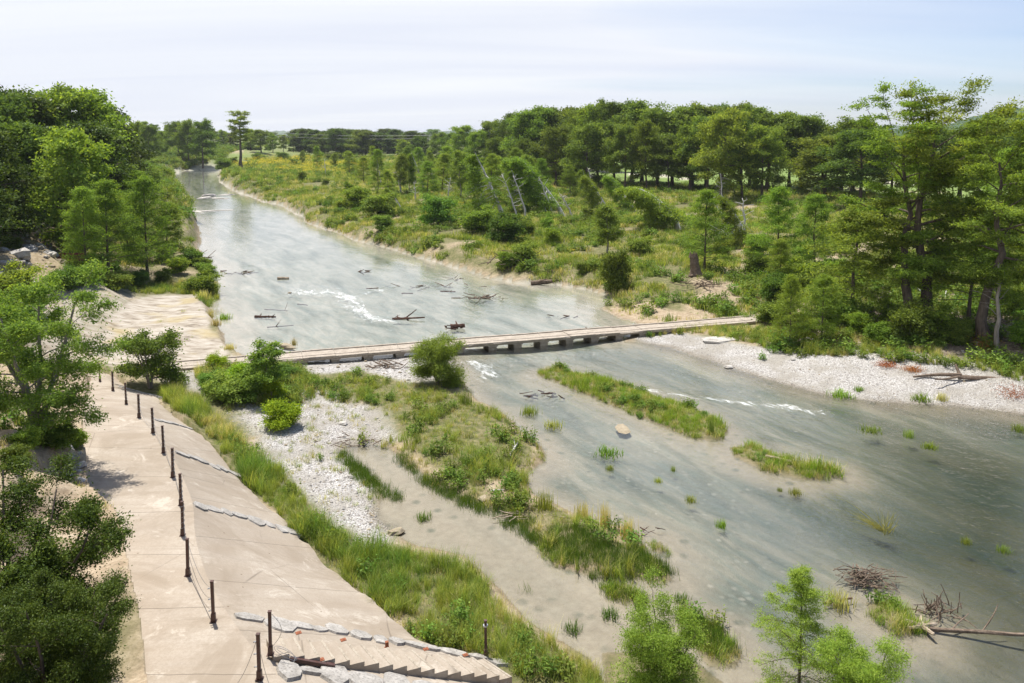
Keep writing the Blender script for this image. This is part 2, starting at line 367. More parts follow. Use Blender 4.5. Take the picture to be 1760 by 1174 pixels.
dirt_open = np.clip(np.maximum.reduce([sstep(-.8, .8, sandy), track, scree * .8, sandfar]), 0, 1)
dirt = np.clip(np.maximum.reduce([bankdirt * .8, sstep(-.8, .8, sandy), track, scree * .8, sandfar, nearhill * sstep(-.3, -.1, fbank), sstep(.10, .22, fbank) * .8 * (dist < 220)]), 0, 1)
rock = np.maximum(sstep(-.3, .4, slab), sstep(-1, 1, rocky) * .75)
litter = sstep(-1.5, 1.5, forest)
wet = sstep(.12, .0, gz)
def colattr(me, name, *ch):
    a = me.attributes.new(name, 'FLOAT_COLOR', 'POINT')
    c = np.stack(ch, 1).astype(np.float32); a.data.foreach_set('color', c.ravel())
NA, NR = GX.shape
_i = (np.arange(NA - 1)[:, None] * NR + np.arange(NR - 1)[None, :]).ravel()
QUADS = np.stack([_i, _i + NR, _i + NR + 1, _i + 1], 1)
FLOWROT = math.atan2(-.40, .92)
# ------------------------------------------------------------------ materials
def mat_ground():
    t = NT('ground_cover'); p = t.pos()
    A = t.n('ShaderNodeSeparateColor'); t.l(t.attr('ma', 'Color'), A.inputs[0])
    B = t.n('ShaderNodeSeparateColor'); t.l(t.attr('mb', 'Color'), B.inputs[0])
    gravel, rock, dirt = A.outputs[0], A.outputs[1], A.outputs[2]
    lawn, litter, wetm = B.outputs[0], B.outputs[1], B.outputs[2]
    bedm = t.attr('bed'); flower = t.attr('flower'); roadm = t.attr('road')
    n1 = t.noise(p, .35, 5); n2 = t.noise(p, 2.6, 5, .65); n3 = t.noise(p, 11, 4, .7)
    soil = t.ramp(n2, [(.3, (.055, .06, .022)), (.46, (.11, .108, .045)), (.58, (.18, .15, .082)), (.75, (.27, .225, .14))])
    soil = t.mix(t.math('MULTIPLY', n1, .5), soil, (.125, .14, .04))
    soil = t.mix(t.math('MULTIPLY', flower, t.ramp(t.noise(p, .22, 4), [(.48, 0), (.6, .35)])), soil, (.36, .27, .03))
    lawnc = t.ramp(n2, [(.3, (.10, .16, .035)), (.7, (.20, .26, .07))])
    col = t.mix(lawn, soil, lawnc)
    earth = t.ramp(n2, [(.25, (.20, .145, .09)), (.5, (.36, .28, .19)), (.75, (.50, .42, .31))])
    earth = t.mix(t.ramp(n3, [(.35, .55), (.6, 0)]), earth, (.19, .15, .10))
    col = t.mix(dirt, col, earth)
    lit = t.ramp(t.noise(p, 5, 5, .7), [(.35, (.08, .06, .04)), (.52, (.21, .165, .12)), (.68, (.42, .37, .30))])
    col = t.mix(litter, col, lit)
    # limestone
    st = t.mapv(p, (.7, 1.5, 1), (0, 0, .3))
    rk = t.ramp(t.noise(st, 1.1, 6, .62), [(.30, (.13, .105, .078)), (.41, (.27, .23, .18)), (.54, (.37, .33, .275)), (.72, (.45, .41, .355))])
    crack = t.ramp(t.voro(t.mapv(p, (.35, 1.2, 1), (0, 0, .25)), .9, 'DISTANCE_TO_EDGE'), [(.0, 1), (.035, 0)])
    rk = t.mix(t.math('MULTIPLY', crack, t.ramp(n1, [(.4, 0), (.6, .7)])), rk, (.17, .14, .10))
    rk = t.mix(t.ramp(t.noise(p, .28, 3), [(.55, 0), (.7, .6)]), rk, (.34, .27, .12))
    col = t.mix(rock, col, rk)
    # gravel: pebbles
    pv = t.n('ShaderNodeTexVoronoi'); t.l(p, pv.inputs['Vector']); pv.inputs['Scale'].default_value = 15
    pb = t.n('ShaderNodeSeparateColor'); t.l(pv.outputs['Color'], pb.inputs[0])
    peb = t.ramp(pb.outputs[0], [(0, (.20, .185, .17)), (.3, (.48, .455, .43)), (.65, (.62, .60, .575)), (1, (.74, .725, .70))])
    peb = t.mix(t.ramp(pv.outputs['Distance'], [(.35, 0), (.8, .55)]), peb, (.24, .21, .18))
    peb = t.mix(t.ramp(t.noise(p, .45, 6, .65), [(.43, 0), (.58, .8)]), peb, (.36, .33, .285))
    col = t.mix(gravel, col, peb)
    col = t.mix(roadm, col, (.50, .45, .37))
    # river bed
    fl = t.flow(p, 1.0, .24)
    b1 = t.noise(fl, .55, 5, .6, dist=.6); b2 = t.noise(fl, 2.4, 4, .6); b3 = t.noise(p, .12, 3)
    bedc = t.ramp(b1, [(.30, (.055, .065, .036)), (.41, (.14, .142, .095)), (.54, (.25, .232, .168)), (.74, (.37, .34, .26))])
    cob = t.n('ShaderNodeTexVoronoi'); t.l(p, cob.inputs['Vector']); cob.inputs['Scale'].default_value = 3.2
    cs = t.n('ShaderNodeSeparateColor'); t.l(cob.outputs['Color'], cs.inputs[0])
    bedc = t.mix(t.math('MULTIPLY', t.ramp(cob.outputs['Distance'], [(.2, 1), (.5, 0)]), t.math('MULTIPLY', cs.outputs[0], .7)), bedc, t.ramp(cs.outputs[1], [(0, (.09, .09, .055)), (1, (.42, .39, .32))]))
    bedc = t.mix(t.ramp(b2, [(.45, 0), (.62, .5)]), bedc, (.135, .165, .125))
    shallow = t.ramp(n2, [(.3, (.24, .20, .145)), (.7, (.33, .285, .215))])
    dk = t.ramp(t.math('ADD', t.voro(p, 1.1), t.math('MULTIPLY', n3, .25)), [(.26, .85), (.42, 0)])
    shallow = t.mix(t.math('MULTIPLY', dk, t.ramp(t.noise(p, .4, 4), [(.42, 0), (.55, 1)])), shallow, (.085, .09, .055))
    alg = t.noise(t.flow(p, 1.0, .26), .5, 7, .7, dist=.9)
    bedc = t.mix(t.math('MULTIPLY', t.attr('algae'), t.ramp(alg, [(.52, .985), (.84, .84)])), bedc, t.ramp(t.noise(t.flow(p, 1.0, .3), .35, 4), [(.42, (.014, .026, .010)), (.6, (.050, .046, .016))]))
    bedc = t.mix(t.attr('shallow'), bedc, shallow)
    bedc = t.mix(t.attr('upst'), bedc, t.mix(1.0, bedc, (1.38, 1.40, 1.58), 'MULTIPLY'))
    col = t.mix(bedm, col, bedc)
    damp = t.mix(t.math('MULTIPLY', wetm, t.math('SUBTRACT', 1.0, bedm)), (1, 1, 1), (.62, .57, .48))
    col = t.mix(1.0, col, damp, 'MULTIPLY')
    h = t.math('ADD', t.math('MULTIPLY', n2, .6), t.math('MULTIPLY', n3, .35))
    h = t.math('SUBTRACT', h, t.math('MULTIPLY', t.math('MULTIPLY', pv.outputs['Distance'], gravel), 1.0))
    nb = t.bump(h, .9, .12)
    rg = t.mix(wetm, (.95, .95, .95), (.5, .5, .5))
    return t.done(t.princ(col, rg, nb, .25))
def mat_water():
    t = NT('river_water'); p = t.pos()
    depth = t.attr('depth'); foam = t.attr('foam'); rip = t.attr('ripple')
    fl = t.flow(p, 1.0, .45)
    w1 = t.noise(fl, .9, 3, .55, dist=.5); w2 = t.noise(fl, 3.2, 3, .6); w3 = t.noise(fl, 9, 2, .6)
    w4 = t.noise(p, 1.7, 4, .6, dist=.3)
    h = t.math('ADD', t.math('MULTIPLY', t.math('MULTIPLY', w4, t.attr('chop')), 2.0), t.math('MULTIPLY', w1, 1.0))
    h = t.math('ADD', h, t.math('ADD', t.math('MULTIPLY', w2, .6), t.math('MULTIPLY', w3, .2)))
    bp = t.n('ShaderNodeBump'); t.l(h, bp.inputs['Height']); bp.inputs['Distance'].default_value = .10
    t.l(t.math('MULTIPLY', rip, .9), bp.inputs['Strength'])
    tr = t.n('ShaderNodeBsdfTransparent')
    tint = t.mix(t.math('MULTIPLY', depth, 1.1, clamp=True), (.98, .98, .97), (.80, .86, .86)); t.l(tint, tr.inputs[0])
    df = t.n('ShaderNodeBsdfDiffuse')
    streak = t.noise(t.flow(p, 1.0, .16), .55, 6, .68, dist=.7)
    t.l(t.ramp(streak, [(.3, (.125, .16, .175)), (.52, (.20, .23, .24)), (.72, (.28, .295, .29))]), df.inputs[0])
    turb = t.math('MULTIPLY', t.attr('murk'), t.math('SUBTRACT', 1.0, t.math('POWER', 2.718, t.math('MULTIPLY', depth, -1.6))))
    body = t.n('ShaderNodeMixShader'); t.l(turb, body.inputs[0]); t.l(tr.outputs[0], body.inputs[1]); t.l(df.outputs[0], body.inputs[2])
    gl = t.n('ShaderNodeBsdfGlossy'); gl.inputs['Roughness'].default_value = .04; gl.inputs['Color'].default_value = (1, 1, 1, 1); t.l(bp.outputs[0], gl.inputs['Normal'])
    fr = t.n('ShaderNodeFresnel'); fr.inputs['IOR'].default_value = 1.34; t.l(bp.outputs[0], fr.inputs['Normal'])
    sh = t.n('ShaderNodeMixShader'); t.l(fr.outputs[0], sh.inputs[0]); t.l(body.outputs[0], sh.inputs[1]); t.l(gl.outputs[0], sh.inputs[2])
    fo = t.n('ShaderNodeBsdfDiffuse'); fo.inputs[0].default_value = (.82, .84, .84, 1)
    fn = t.noise(t.flow(p, 1.0, .4), 1.5, 7, .78, dist=1.2)
    fm = t.math('MULTIPLY', t.math('SUBTRACT', t.math('ADD', t.math('MULTIPLY', fn, 3.0), foam), 2.2), 1.3, clamp=True)
    s2 = t.n('ShaderNodeMixShader'); t.l(fm, s2.inputs[0]); t.l(sh.outputs[0], s2.inputs[1]); t.l(fo.outputs[0], s2.inputs[2])
    return t.done(s2.outputs[0])
def mat_leaf(name, dark, mid, light, trans=.35, hue=.03, val=.35, rough=.5):
    t = NT(name)
    tint = t.attr('tint'); oi = t.n('ShaderNodeObjectInfo')
    c = t.ramp(tint, [(0, dark), (.5, mid), (1, light)])
    hs = t.n('ShaderNodeHueSaturation'); t.l(c, hs.inputs['Color'])
    t.l(t.math('ADD', t.math('MULTIPLY', t.math('SUBTRACT', oi.outputs['Random'], .5), hue), .5), hs.inputs['Hue'])
    r2 = t.math('FRACT', t.math('MULTIPLY', oi.outputs['Random'], 7.31))
    t.l(t.math('ADD', t.math('MULTIPLY', r2, val), 1 - val / 2), hs.inputs['Value'])
    hs.inputs['Saturation'].default_value = 1.0
    b = t.princ(hs.outputs[0], rough + .1, None, .08)
    tl = t.n('ShaderNodeBsdfTranslucent'); t.l(t.mix(1.0, hs.outputs[0], (1.5, 1.4, .6, 1), 'MULTIPLY'), tl.inputs[0])
    ms = t.n('ShaderNodeMixShader'); ms.inputs[0].default_value = trans; t.l(b, ms.inputs[1]); t.l(tl.outputs[0], ms.inputs[2])
    return t.done(ms.outputs[0])
def mat_bark(name, a, b, scale=6):
    t = NT(name); p = t.objco()
    n = t.noise(t.mapv(p, (1, 1, .18)), scale, 5, .65)
    c = t.ramp(n, [(.3, a), (.65, b)])
    return t.done(t.princ(c, .9, t.bump(n, .6, .05), .15))
def mat_concrete():
    t = NT('concrete'); uv = t.n('ShaderNodeUVMap').outputs[0]; p = t.pos()
    n1 = t.noise(p, .5, 5, .6); n2 = t.noise(p, 4, 5, .65); n3 = t.noise(p, 40, 2)
    sx = t.n('ShaderNodeSeparateXYZ'); t.l(uv, sx.inputs[0])
    c = t.ramp(n1, [(.3, (.295, .25, .20)), (.5, (.37, .322, .265)), (.7, (.43, .382, .32))])
    # streaks of run-off running down the slope
    sm = t.noise(t.mapv(uv, (.22, 1.3, 1)), .9, 4, .6)
    c = t.mix(t.ramp(sm, [(.42, .45), (.62, 0)]), c, (.29, .235, .175))
    c = t.mix(t.ramp(n2, [(.5, 0), (.75, .5)]), c, (.26, .215, .16))
    n4 = t.noise(p, .22, 6, .7, dist=1.0)
    c = t.mix(t.ramp(n4, [(.48, 0), (.60, .7)]), c, (.235, .19, .14))
    c = t.mix(t.ramp(t.noise(p, 13, 4, .7), [(.42, .35), (.58, 0)]), c, (.25, .205, .155))
    dr = t.noise(t.mapv(uv, (.10, 3.2, 1)), 1.0, 5, .7); c = t.mix(t.math('MULTIPLY', t.ramp(dr, [(.52, 0), (.66, .5)]), t.ramp(n1, [(.4, 0), (.6, 1)])), c, (.215, .175, .13))
    c = t.mix(t.ramp(t.noise(p, .8, 6, .75, dist=.6), [(.58, 0), (.66, .5)]), c, (.52, .47, .40))
    c = t.mix(t.ramp(n3, [(.35, .22), (.6, 0)]), c, (.26, .21, .16))
    # joints every few metres and hairline cracks
    wob = t.math('MULTIPLY', t.math('SUBTRACT', t.noise(p, 1.2, 3), .5), .12)
    fr = t.math('FRACT', t.math('DIVIDE', t.math('ADD', sx.outputs[1], wob), 3.3))
    jt = t.math('LESS_THAN', t.math('ABSOLUTE', t.math('SUBTRACT', fr, .5)), .0042)
    ck = t.math('MULTIPLY', t.ramp(t.voro(t.mapv(p, (1, 1, 1)), .32, 'DISTANCE_TO_EDGE'), [(0, 1), (.010, 0)]), t.ramp(t.noise(p, .3, 2), [(.46, 0), (.6, .6)]))
    jt = t.math('MAXIMUM', t.math('MULTIPLY', jt, .75), ck)
    c = t.mix(jt, c, (.10, .08, .06))
    # leaf litter specks
    vs = t.n('ShaderNodeTexVoronoi'); t.l(p, vs.inputs['Vector']); vs.inputs['Scale'].default_value = 2.3
    lm = t.math('MULTIPLY', t.math('LESS_THAN', vs.outputs['Distance'], .075), t.ramp(t.noise(p, .35, 3), [(.5, 0), (.58, 1)]))
    c = t.mix(t.math('MULTIPLY', lm, .8), c, (.13, .085, .05))
    h = t.math('SUBTRACT', t.math('ADD', t.math('MULTIPLY', n2, .5), t.math('MULTIPLY', n3, .25)), jt)
    return t.done(t.princ(c, .88, t.bump(h, .35, .03), .25))
def mat_stone(name, a, b, scale=3):
    t = NT(name); p = t.pos()
    n = t.noise(p, scale, 6, .68); m = t.noise(p, scale * 7, 3, .6)
    c = t.ramp(n, [(.28, a), (.68, b)])
    c = t.mix(t.ramp(m, [(.3, .6), (.5, 0)]), c, tuple(q * .4 for q in a))
    return t.done(t.princ(c, .92, t.bump(n, .8, .08), .2))
def mat_wood(name, a, b):
    t = NT(name); p = t.objco(); n = t.noise(t.mapv(p, (1, 1, 1)), 5, 5, .7); m = t.noise(p, 24, 3, .6)
    c = t.ramp(n, [(.3, a), (.7, b)]); c = t.mix(t.ramp(m, [(.35, .5), (.55, 0)]), c, tuple(q * .35 for q in a))
    oi = t.n('ShaderNodeObjectInfo')
    return t.done(t.princ(c, .9, t.bump(m, .5, .03), .15))
def mat_plain(name, col, rough=.5, metal=0.0, spec=.4, var=.25, scale=9):
    t = NT(name); p = t.pos(); n = t.noise(p, scale, 4, .65)
    c = t.ramp(n, [(.3, tuple(q * (1 - var) for q in col)), (.7, tuple(min(1, q * (1 + var)) for q in col))])
    return t.done(t.princ(c, rough, t.bump(n, .15, .01), spec, metal))
M = {}
M['ground'] = mat_ground(); M['water'] = mat_water(); M['concrete'] = mat_concrete()
M['stone'] = mat_stone('pale_limestone', (.32, .295, .265), (.56, .53, .485)); M['greystone'] = mat_stone('bridge_concrete', (.26, .22, .175), (.44, .385, .32), 1.6)
M['edgestone'] = mat_stone('weathered_edge_stone', (.20, .185, .165), (.44, .415, .38), 2.2); M['tanstone'] = mat_stone('tan_stone', (.22, .18, .12), (.38, .32, .23)); M['pier'] = mat_stone('pier_concrete', (.26, .22, .17), (.42, .37, .30), 2.5)
M['post'] = mat_plain('brown_painted_steel', (.075, .036, .028), .45, 0.0, .45, .3); M['rust'] = mat_plain('rusted_steel', (.22, .075, .035), .8, 0, .3, .4, 20)
M['orange'] = mat_plain('orange_rust_plate', (.42, .19, .05), .8, 0, .3, .3, 20)
M['wire'] = mat_plain('steel_cable', (.30, .30, .31), .4, .8, .5, .1); M['clip'] = mat_plain('galvanised_clip', (.55, .56, .58), .35, .8, .5, .1)
M['redwall'] = mat_stone('red_painted_wall', (.20, .045, .045), (.31, .085, .08), 2)
M['bark'] = mat_bark('grey_brown_bark', (.055, .042, .032), (.15, .12, .095)); M['greybark'] = mat_bark('pale_grey_bark', (.14, .12, .10), (.32, .29, .25))
M['white'] = mat_bark('bleached_bark', (.30, .28, .25), (.62, .60, .57)); M['drift'] = mat_wood('driftwood', (.10, .07, .05), (.27, .21, .16)); M['darkdrift'] = mat_wood('wet_driftwood', (.045, .025, .02), (.15, .085, .06))
M['paledrift'] = mat_wood('pale_driftwood', (.25, .19, .13), (.48, .40, .31))
M['leaf_cyp'] = mat_leaf('cypress_foliage', (0.075, 0.118, 0.022), (0.18, 0.265, 0.042), (0.33, 0.42, 0.07), .46, .035, .4)
M['leaf_cypy'] = mat_leaf('young_cypress_foliage', (0.085, 0.145, 0.022), (0.18, 0.28, 0.04), (0.32, 0.41, 0.07), .45, .03, .35)
M['leaf_oak'] = mat_leaf('oak_foliage', (.026, .048, .010), (.066, .105, .018), (.17, .225, .045), .3, .03, .35, .32)
M['leaf_broad'] = mat_leaf('broad_foliage', (0.052, 0.09, 0.02), (0.125, 0.19, 0.034), (0.24, 0.315, 0.056), .38, .04, .45)
M['leaf_ash'] = mat_leaf('ash_foliage', (0.075, 0.125, 0.024), (0.17, 0.25, 0.045), (0.31, 0.38, 0.08), .42)
M['leaf_lime'] = mat_leaf('lime_foliage', (.105, .175, .024), (.21, .30, .042), (.36, .44, .085), .4)
M['leaf_vivid'] = mat_leaf('vivid_lime_foliage', (.13, .23, .014), (.25, .37, .024), (.42, .52, .045), .42)
M['leaf_willow'] = mat_leaf('willow_foliage', (.13, .18, .03), (.25, .315, .055), (.37, .43, .09), .4)
M['leaf_orange'] = mat_leaf('dead_orange_leaves', (.20, .065, .02), (.36, .13, .04), (.48, .22, .08), .2)
M['grass'] = mat_leaf('grass_blades', (0.11, 0.155, 0.03), (0.22, 0.29, 0.055), (0.44, 0.46, 0.14), .45, .05, .5)
M['grass_dry'] = mat_leaf('dry_grass_blades', (0.26, 0.25, 0.09), (0.44, 0.41, 0.17), (0.66, 0.59, 0.32), .4, .04, .4)
M['grass_wet'] = mat_leaf('water_grass_blades', (0.09, 0.16, 0.018), (0.17, 0.28, 0.03), (0.31, 0.42, 0.05), .4, .04, .4)
M['reed'] = mat_leaf('dark_rush_blades', (0.05, 0.095, 0.018), (0.09, 0.16, 0.026), (0.17, 0.25, 0.05), .35, .04, .4)
M['weed'] = mat_leaf('weed_leaves', (0.07, 0.125, 0.024), (0.14, 0.225, 0.036), (0.26, 0.34, 0.07), .35, .05, .5)
M['flower'] = mat_leaf('yellow_flower_heads', (.35, .30, .02), (.55, .45, .03), (.70, .58, .05), .3, .02, .3)
M['hill'] = mat_leaf('hill_woods', (.02, .045, .012), (.035, .075, .018), (.06, .11, .03), .0)
# ------------------------------------------------------------------ ground and water
ALGAE = GP([(1420, 700), (1560, 720), (1900, 760), (2200, 1300), (1500, 1300), (1480, 1010), (1330, 900), (1300, 820), (1440, 830), (1470, 790)])
def ground():
    me = bpy.data.meshes.new('ground')
    v = np.stack([gx, gy, gz], 1)
    me.vertices.add(len(v)); me.vertices.foreach_set('co', v.astype(np.float32).ravel())
    me.loops.add(QUADS.size); me.loops.foreach_set('vertex_index', QUADS.astype(np.int32).ravel())
    me.polygons.add(len(QUADS)); me.polygons.foreach_set('loop_start', np.arange(len(QUADS), dtype=np.int32) * 4)
    me.polygons.foreach_set('use_smooth', np.ones(len(QUADS), bool)); me.update(calc_edges=True)
    bedm = sstep(.06, -.04, gz) * (wsd > -1)
    colattr(me, 'ma', gravel, rock * (1 - gravel), dirt * (1 - gravel), np.ones_like(gx))
    colattr(me, 'mb', lawn, litter * (1 - gravel), wet * (dist < 600), np.ones_like(gx))
    sh = np.maximum(sstep(.24, .08, -gz) * .75, sstep(-2, 2, pool) * .85) * np.where(up, .55, 1.0)
    alg = sstep(-4, 7, polysd(ALGAE, gx, gy))
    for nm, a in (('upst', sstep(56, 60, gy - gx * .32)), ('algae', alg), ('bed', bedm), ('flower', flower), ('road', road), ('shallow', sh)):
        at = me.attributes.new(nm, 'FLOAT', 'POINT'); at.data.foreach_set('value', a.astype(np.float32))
    me.materials.append(M['ground']); struct(link('ground', me))
def PX(pts, r):   # foam lanes: world polyline + reach
    return [G(a, b) for a, b in pts], r
FOAM = [([(515, 502), (545, 503), (575, 506), (592, 509)], 1.8, .86), ([(592, 509), (608, 524), (622, 538), (640, 548), (665, 553)], 1.0, .88), ([(612, 512), (640, 501), (668, 498)], .5, .7), ([(590, 520), (600, 534), (618, 542)], .7, .7),
        ([(1085, 668), (1130, 676), (1190, 685), (1250, 692)], .45, .75), ([(1250, 692), (1300, 697), (1360, 704), (1420, 712)], .45, .8), ([(1290, 690), (1330, 694), (1400, 706)], .45, .6),
        ([(815, 625), (828, 636), (838, 648)], .9, .85), ([(905, 645), (925, 655)], .5, .6), ([(630, 545), (640, 540), (660, 542)], .5, .5), ([(425, 461), (465, 461)], .7, .75),
        ([(365, 470), (390, 472)], .6, .6), ([(855, 491), (900, 492)], .6, .75), ([(440, 458), (480, 459)], .5, .6), ([(380, 470), (470, 462)], .3, .5), ([(790, 600), (850, 600), (940, 592), (1020, 586)], .45, .55),
        ([(350, 365), (420, 362)], .8, .5), ([(330, 345), (400, 350)], .9, .5)]
def water():
    sel = (gz < .22) & (wsd > -4) & (dist < 900) & (csd < -.1)
    fs = sel[QUADS].any(1); q = QUADS[fs]
    ids = np.unique(q); mp = np.full(len(gx), -1); mp[ids] = np.arange(len(ids)); q = mp[q]
    x, y = gx[ids], gy[ids]
    dep = np.clip(-gz[ids], 0, 2)
    foam = np.zeros(len(ids))
    for pts, r, a in FOAM:
        d = linedist([G(*p) for p in pts], x, y); foam = np.maximum(foam, a * np.clip(1 - d / (r * 2.4), 0, 1) ** .8)
    calm = sstep(-1, 2, polysd(GP([(360, 500), (420, 560), (520, 575), (600, 600), (420, 620), (340, 560)]), x, y))
    pl = sstep(-2, 1.5, pool[ids])
    mid = sstep(-3, 6, polysd(GP([(900, 700), (1250, 780), (1500, 1000), (1500, 1180), (1100, 1180), (1000, 900)]), x, y))
    rip = np.clip(.95 - .9 * pl - .8 * calm - .45 * mid - .40 * sstep(-4, 7, polysd(ALGAE, x, y)), .05, 1.5) * np.where(dist[ids] > 200, .6, 1.0)
    rap = np.zeros(len(ids))
    for pts, r, a in FOAM:
        d = linedist([G(*p) for p in pts], x, y); rap = np.maximum(rap, np.clip(1 - d / (r * 4), 0, 1))
    z = .004 * np.ones(len(ids)) + foam * .10 * (1 + fbm(x * 2, y * 2, 3, 77)) * (foam > .2)
    me = bpy.data.meshes.new('river_water')
    me.vertices.add(len(ids)); me.vertices.foreach_set('co', np.stack([x, y, z], 1).astype(np.float32).ravel())
    me.loops.add(q.size); me.loops.foreach_set('vertex_index', q.astype(np.int32).ravel())
    me.polygons.add(len(q)); me.polygons.foreach_set('loop_start', np.arange(len(q), dtype=np.int32) * 4)
    me.polygons.foreach_set('use_smooth', np.ones(len(q), bool)); me.update(calc_edges=True)
    murk = np.where(y - x * .32 > 57, .15, .40) - np.where(y - x * .32 > 57, 0, .34) * sstep(-4, 7, polysd(ALGAE, x, y)); murk = murk * (1 - .6 * pl); chop = sstep(-6, 8, polysd(ALGAE, x, y))
    for nm, a in (('chop', chop), ('murk', murk), ('depth', dep), ('foam', foam), ('ripple', np.clip(rip + rap * .5, 0, 1.6) * np.where(y - x * .32 > 60, .25, 1.0))):
        at = me.attributes.new(nm, 'FLOAT', 'POINT'); at.data.foreach_set('value', a.astype(np.float32))
    me.materials.append(M['water']); struct(link('river_water', me))
ground(); water()
# ------------------------------------------------------------------ concrete walkway and apron
def sheet(name, A, B, na, drop, jag=0.0):
    n = len(A); ws = np.linspace(0, 1, na + 1)
    P = A[:, None, :] * (1 - ws)[None, :, None] + B[:, None, :] * ws[None, :, None]
    if jag: P[:, -1, :2] += (fbm(P[:, -1, 0] * 1.1, P[:, -1, 1] * 1.1, 3, 9)[:, None]) * jag
    P[..., 2] += fbm(P[..., 0] / 3, P[..., 1] / 3, 2, 4) * .05 * (np.minimum(ws, 1 - ws) > .01)[None, :]
    top = P.reshape(-1, 3); m = na + 1
    i = np.arange(n - 1)[:, None] * m; j = np.arange(na)[None, :]
    f = np.stack([i + j, i + j + 1, i + m + j + 1, i + m + j], -1).reshape(-1, 4)
    mb = MB(); mb.add(top, f)
    bl = P[:, 0].copy(); br = P[:, -1].copy(); bl2 = bl - [0, 0, drop]; br2 = br - [0, 0, drop]
    k = np.arange(n - 1)
    mb.add(np.vstack([bl, bl2]), np.stack([k, k + 1, n + k + 1, n + k], 1)); mb.add(np.vstack([br, br2]), np.stack([k, n + k, n + k + 1, k + 1], 1))
    o = mb.obj(name, M['concrete'])
    me = o.data; uvl = me.uv_layers.new(name='uv')
    al = np.concatenate([[0], np.cumsum(np.linalg.norm(np.diff((A + B) / 2, axis=0), axis=1))])
    wd = np.linalg.norm(B - A, axis=1)
    u = (ws[None, :] * wd[:, None]); vv = np.repeat(al[:, None], m, 1)
    uvv = np.stack([u.ravel(), vv.ravel()], 1)
    uvv = np.vstack([uvv, np.stack([np.zeros(n), al], 1), np.stack([np.zeros(n) - drop, al], 1), np.stack([wd, al], 1), np.stack([wd + drop, al], 1)])
    li = np.zeros(len(me.loops), np.int32); me.loops.foreach_get('vertex_index', li)
    uvl.data.foreach_set('uv', uvv[li].astype(np.float32).ravel())
    return struct(o)
from mathutils.bvhtree import BVHTree
_bv, _bp = [], []
for o_ in (sheet('walkway_pavement', STL, STC, 8, .5, 0), sheet('embankment_slope', STC, STB, 14, .6, .35)):
    k0 = len(_bv); _bv += [tuple(v.co) for v in o_.data.vertices]; _bp += [tuple(k0 + i for i in p.vertices) for p in o_.data.polygons]
BVT = BVHTree.FromPolygons(_bv, _bp)
def surf(x, y):
    h = BVT.ray_cast(Vector((x, y, 12)), Vector((0, 0, -1)))
    return None if h[0] is None else (h[0].z, h[1])
def conc_at(px, py):
    """point of the concrete seen at a photo pixel"""
    x, y, dz = ray(px, py); z = 2.0
    h = BVT.ray_cast(Vector((0, 0, CAMZ)), Vector((x, y, dz)).normalized())
    if h[0] is not None: return np.array(h[0])
    for _ in range(40):
        t = (z - CAMZ) / dz; z = .5 * z + .5 * float(concz(np.array([x * t]), np.array([y * t]))[0])
    t = (z - CAMZ) / dz
    return np.array([x * t, y * t, z])
# bands of pale stone set into the slope
def stone_band(a, b, label, n, size, wid, seed, zl=.02, bow=0):
    r = np.random.default_rng(seed); mb = MB()
    pa, pb = np.array(a, float), np.array(b, float)
    cum = np.cumsum(r.uniform(.6, 1.5, n)); cum = (cum - cum[0]) / (cum[-1] - cum[0])
    pts = [conc_at(*(pa * (1 - t) + pb * t + np.array([0, bow * math.sin(t * math.pi)]))) for t in cum]
    for i in range(n):
        p = pts[i]; q = pts[min(i + 1, n - 1)] if i < n - 1 else pts[i] + (pts[i] - pts[i - 1])
        d = q - p; L = np.linalg.norm(d) * r.uniform(.85, 1.15); d /= np.linalg.norm(d) + 1e-9
        hh = surf(p[0], p[1]); up_ = np.array(hh[1]) if hh else np.array([.4, .2, 1.0]); up_ = up_ * np.sign(up_[2]); sd = np.cross(up_, d); sd /= np.linalg.norm(sd); up_ = np.cross(d, sd)
        k = r.integers(7, 10); ang = np.linspace(0, 2 * np.pi, k, endpoint=False) + r.uniform(-.28, .28, k); w = wid * r.uniform(.4, 1.5); p = p + sd * r.uniform(-.12, .12)
        ring = [p + d * (L * .66 * np.cos(t) * r.uniform(.85, 1.1) + L * .5) + sd * (w * np.sin(t) * r.uniform(.75, 1.1)) for t in ang]
        ring = np.array(ring)
        for q_ in ring:
            hh = surf(q_[0], q_[1])
            if hh: q_[2] = hh[0]
        c = ring.mean(0); h = r.uniform(.012, .05)
        top = c + (ring - c) * .9 + up_ * (h + zl); low = ring - up_ * .12
        mb.add(np.vstack([low, top, [c + up_ * (h + zl) * r.uniform(.95, 1.25)]]), [[j, (j + 1) % k, k + (j + 1) % k, k + j] for j in range(k)],
               [[k + j, k + (j + 1) % k, 2 * k] for j in range(k)])
    o = mb.obj('stone_edging', M['edgestone']); tag(o, label, 'stone edging', 'rows of pale stone set into the concrete slope'); return o
stone_band((299, 776), (413, 818), 'short row of flat grey stones set in concrete slope, middle of three plain rows', 7, .5, .26, 1)
stone_band((331, 866), (508, 915), 'long row of flat grey stones across the widest part of the concrete slope', 9, .5, .34, 2)
stone_band((262, 720), (333, 738), 'low stone row on concrete slope farther up, near the fifth post from the bridge', 6, .5, .2, 3)
stone_band((203, 664), (264, 680), 'small stone row at the far end of the slope beside a bush', 6, .5, .22, 4)
stone_band((402, 1062), (838, 1136), 'row of white rocks along the upper side of the concrete steps', 12, .6, .36, 5, .03, -6)
stone_band((476, 1150), (760, 1186), 'row of big white rocks along the lower side of the concrete steps', 7, .9, .45, 6, .04, 0)
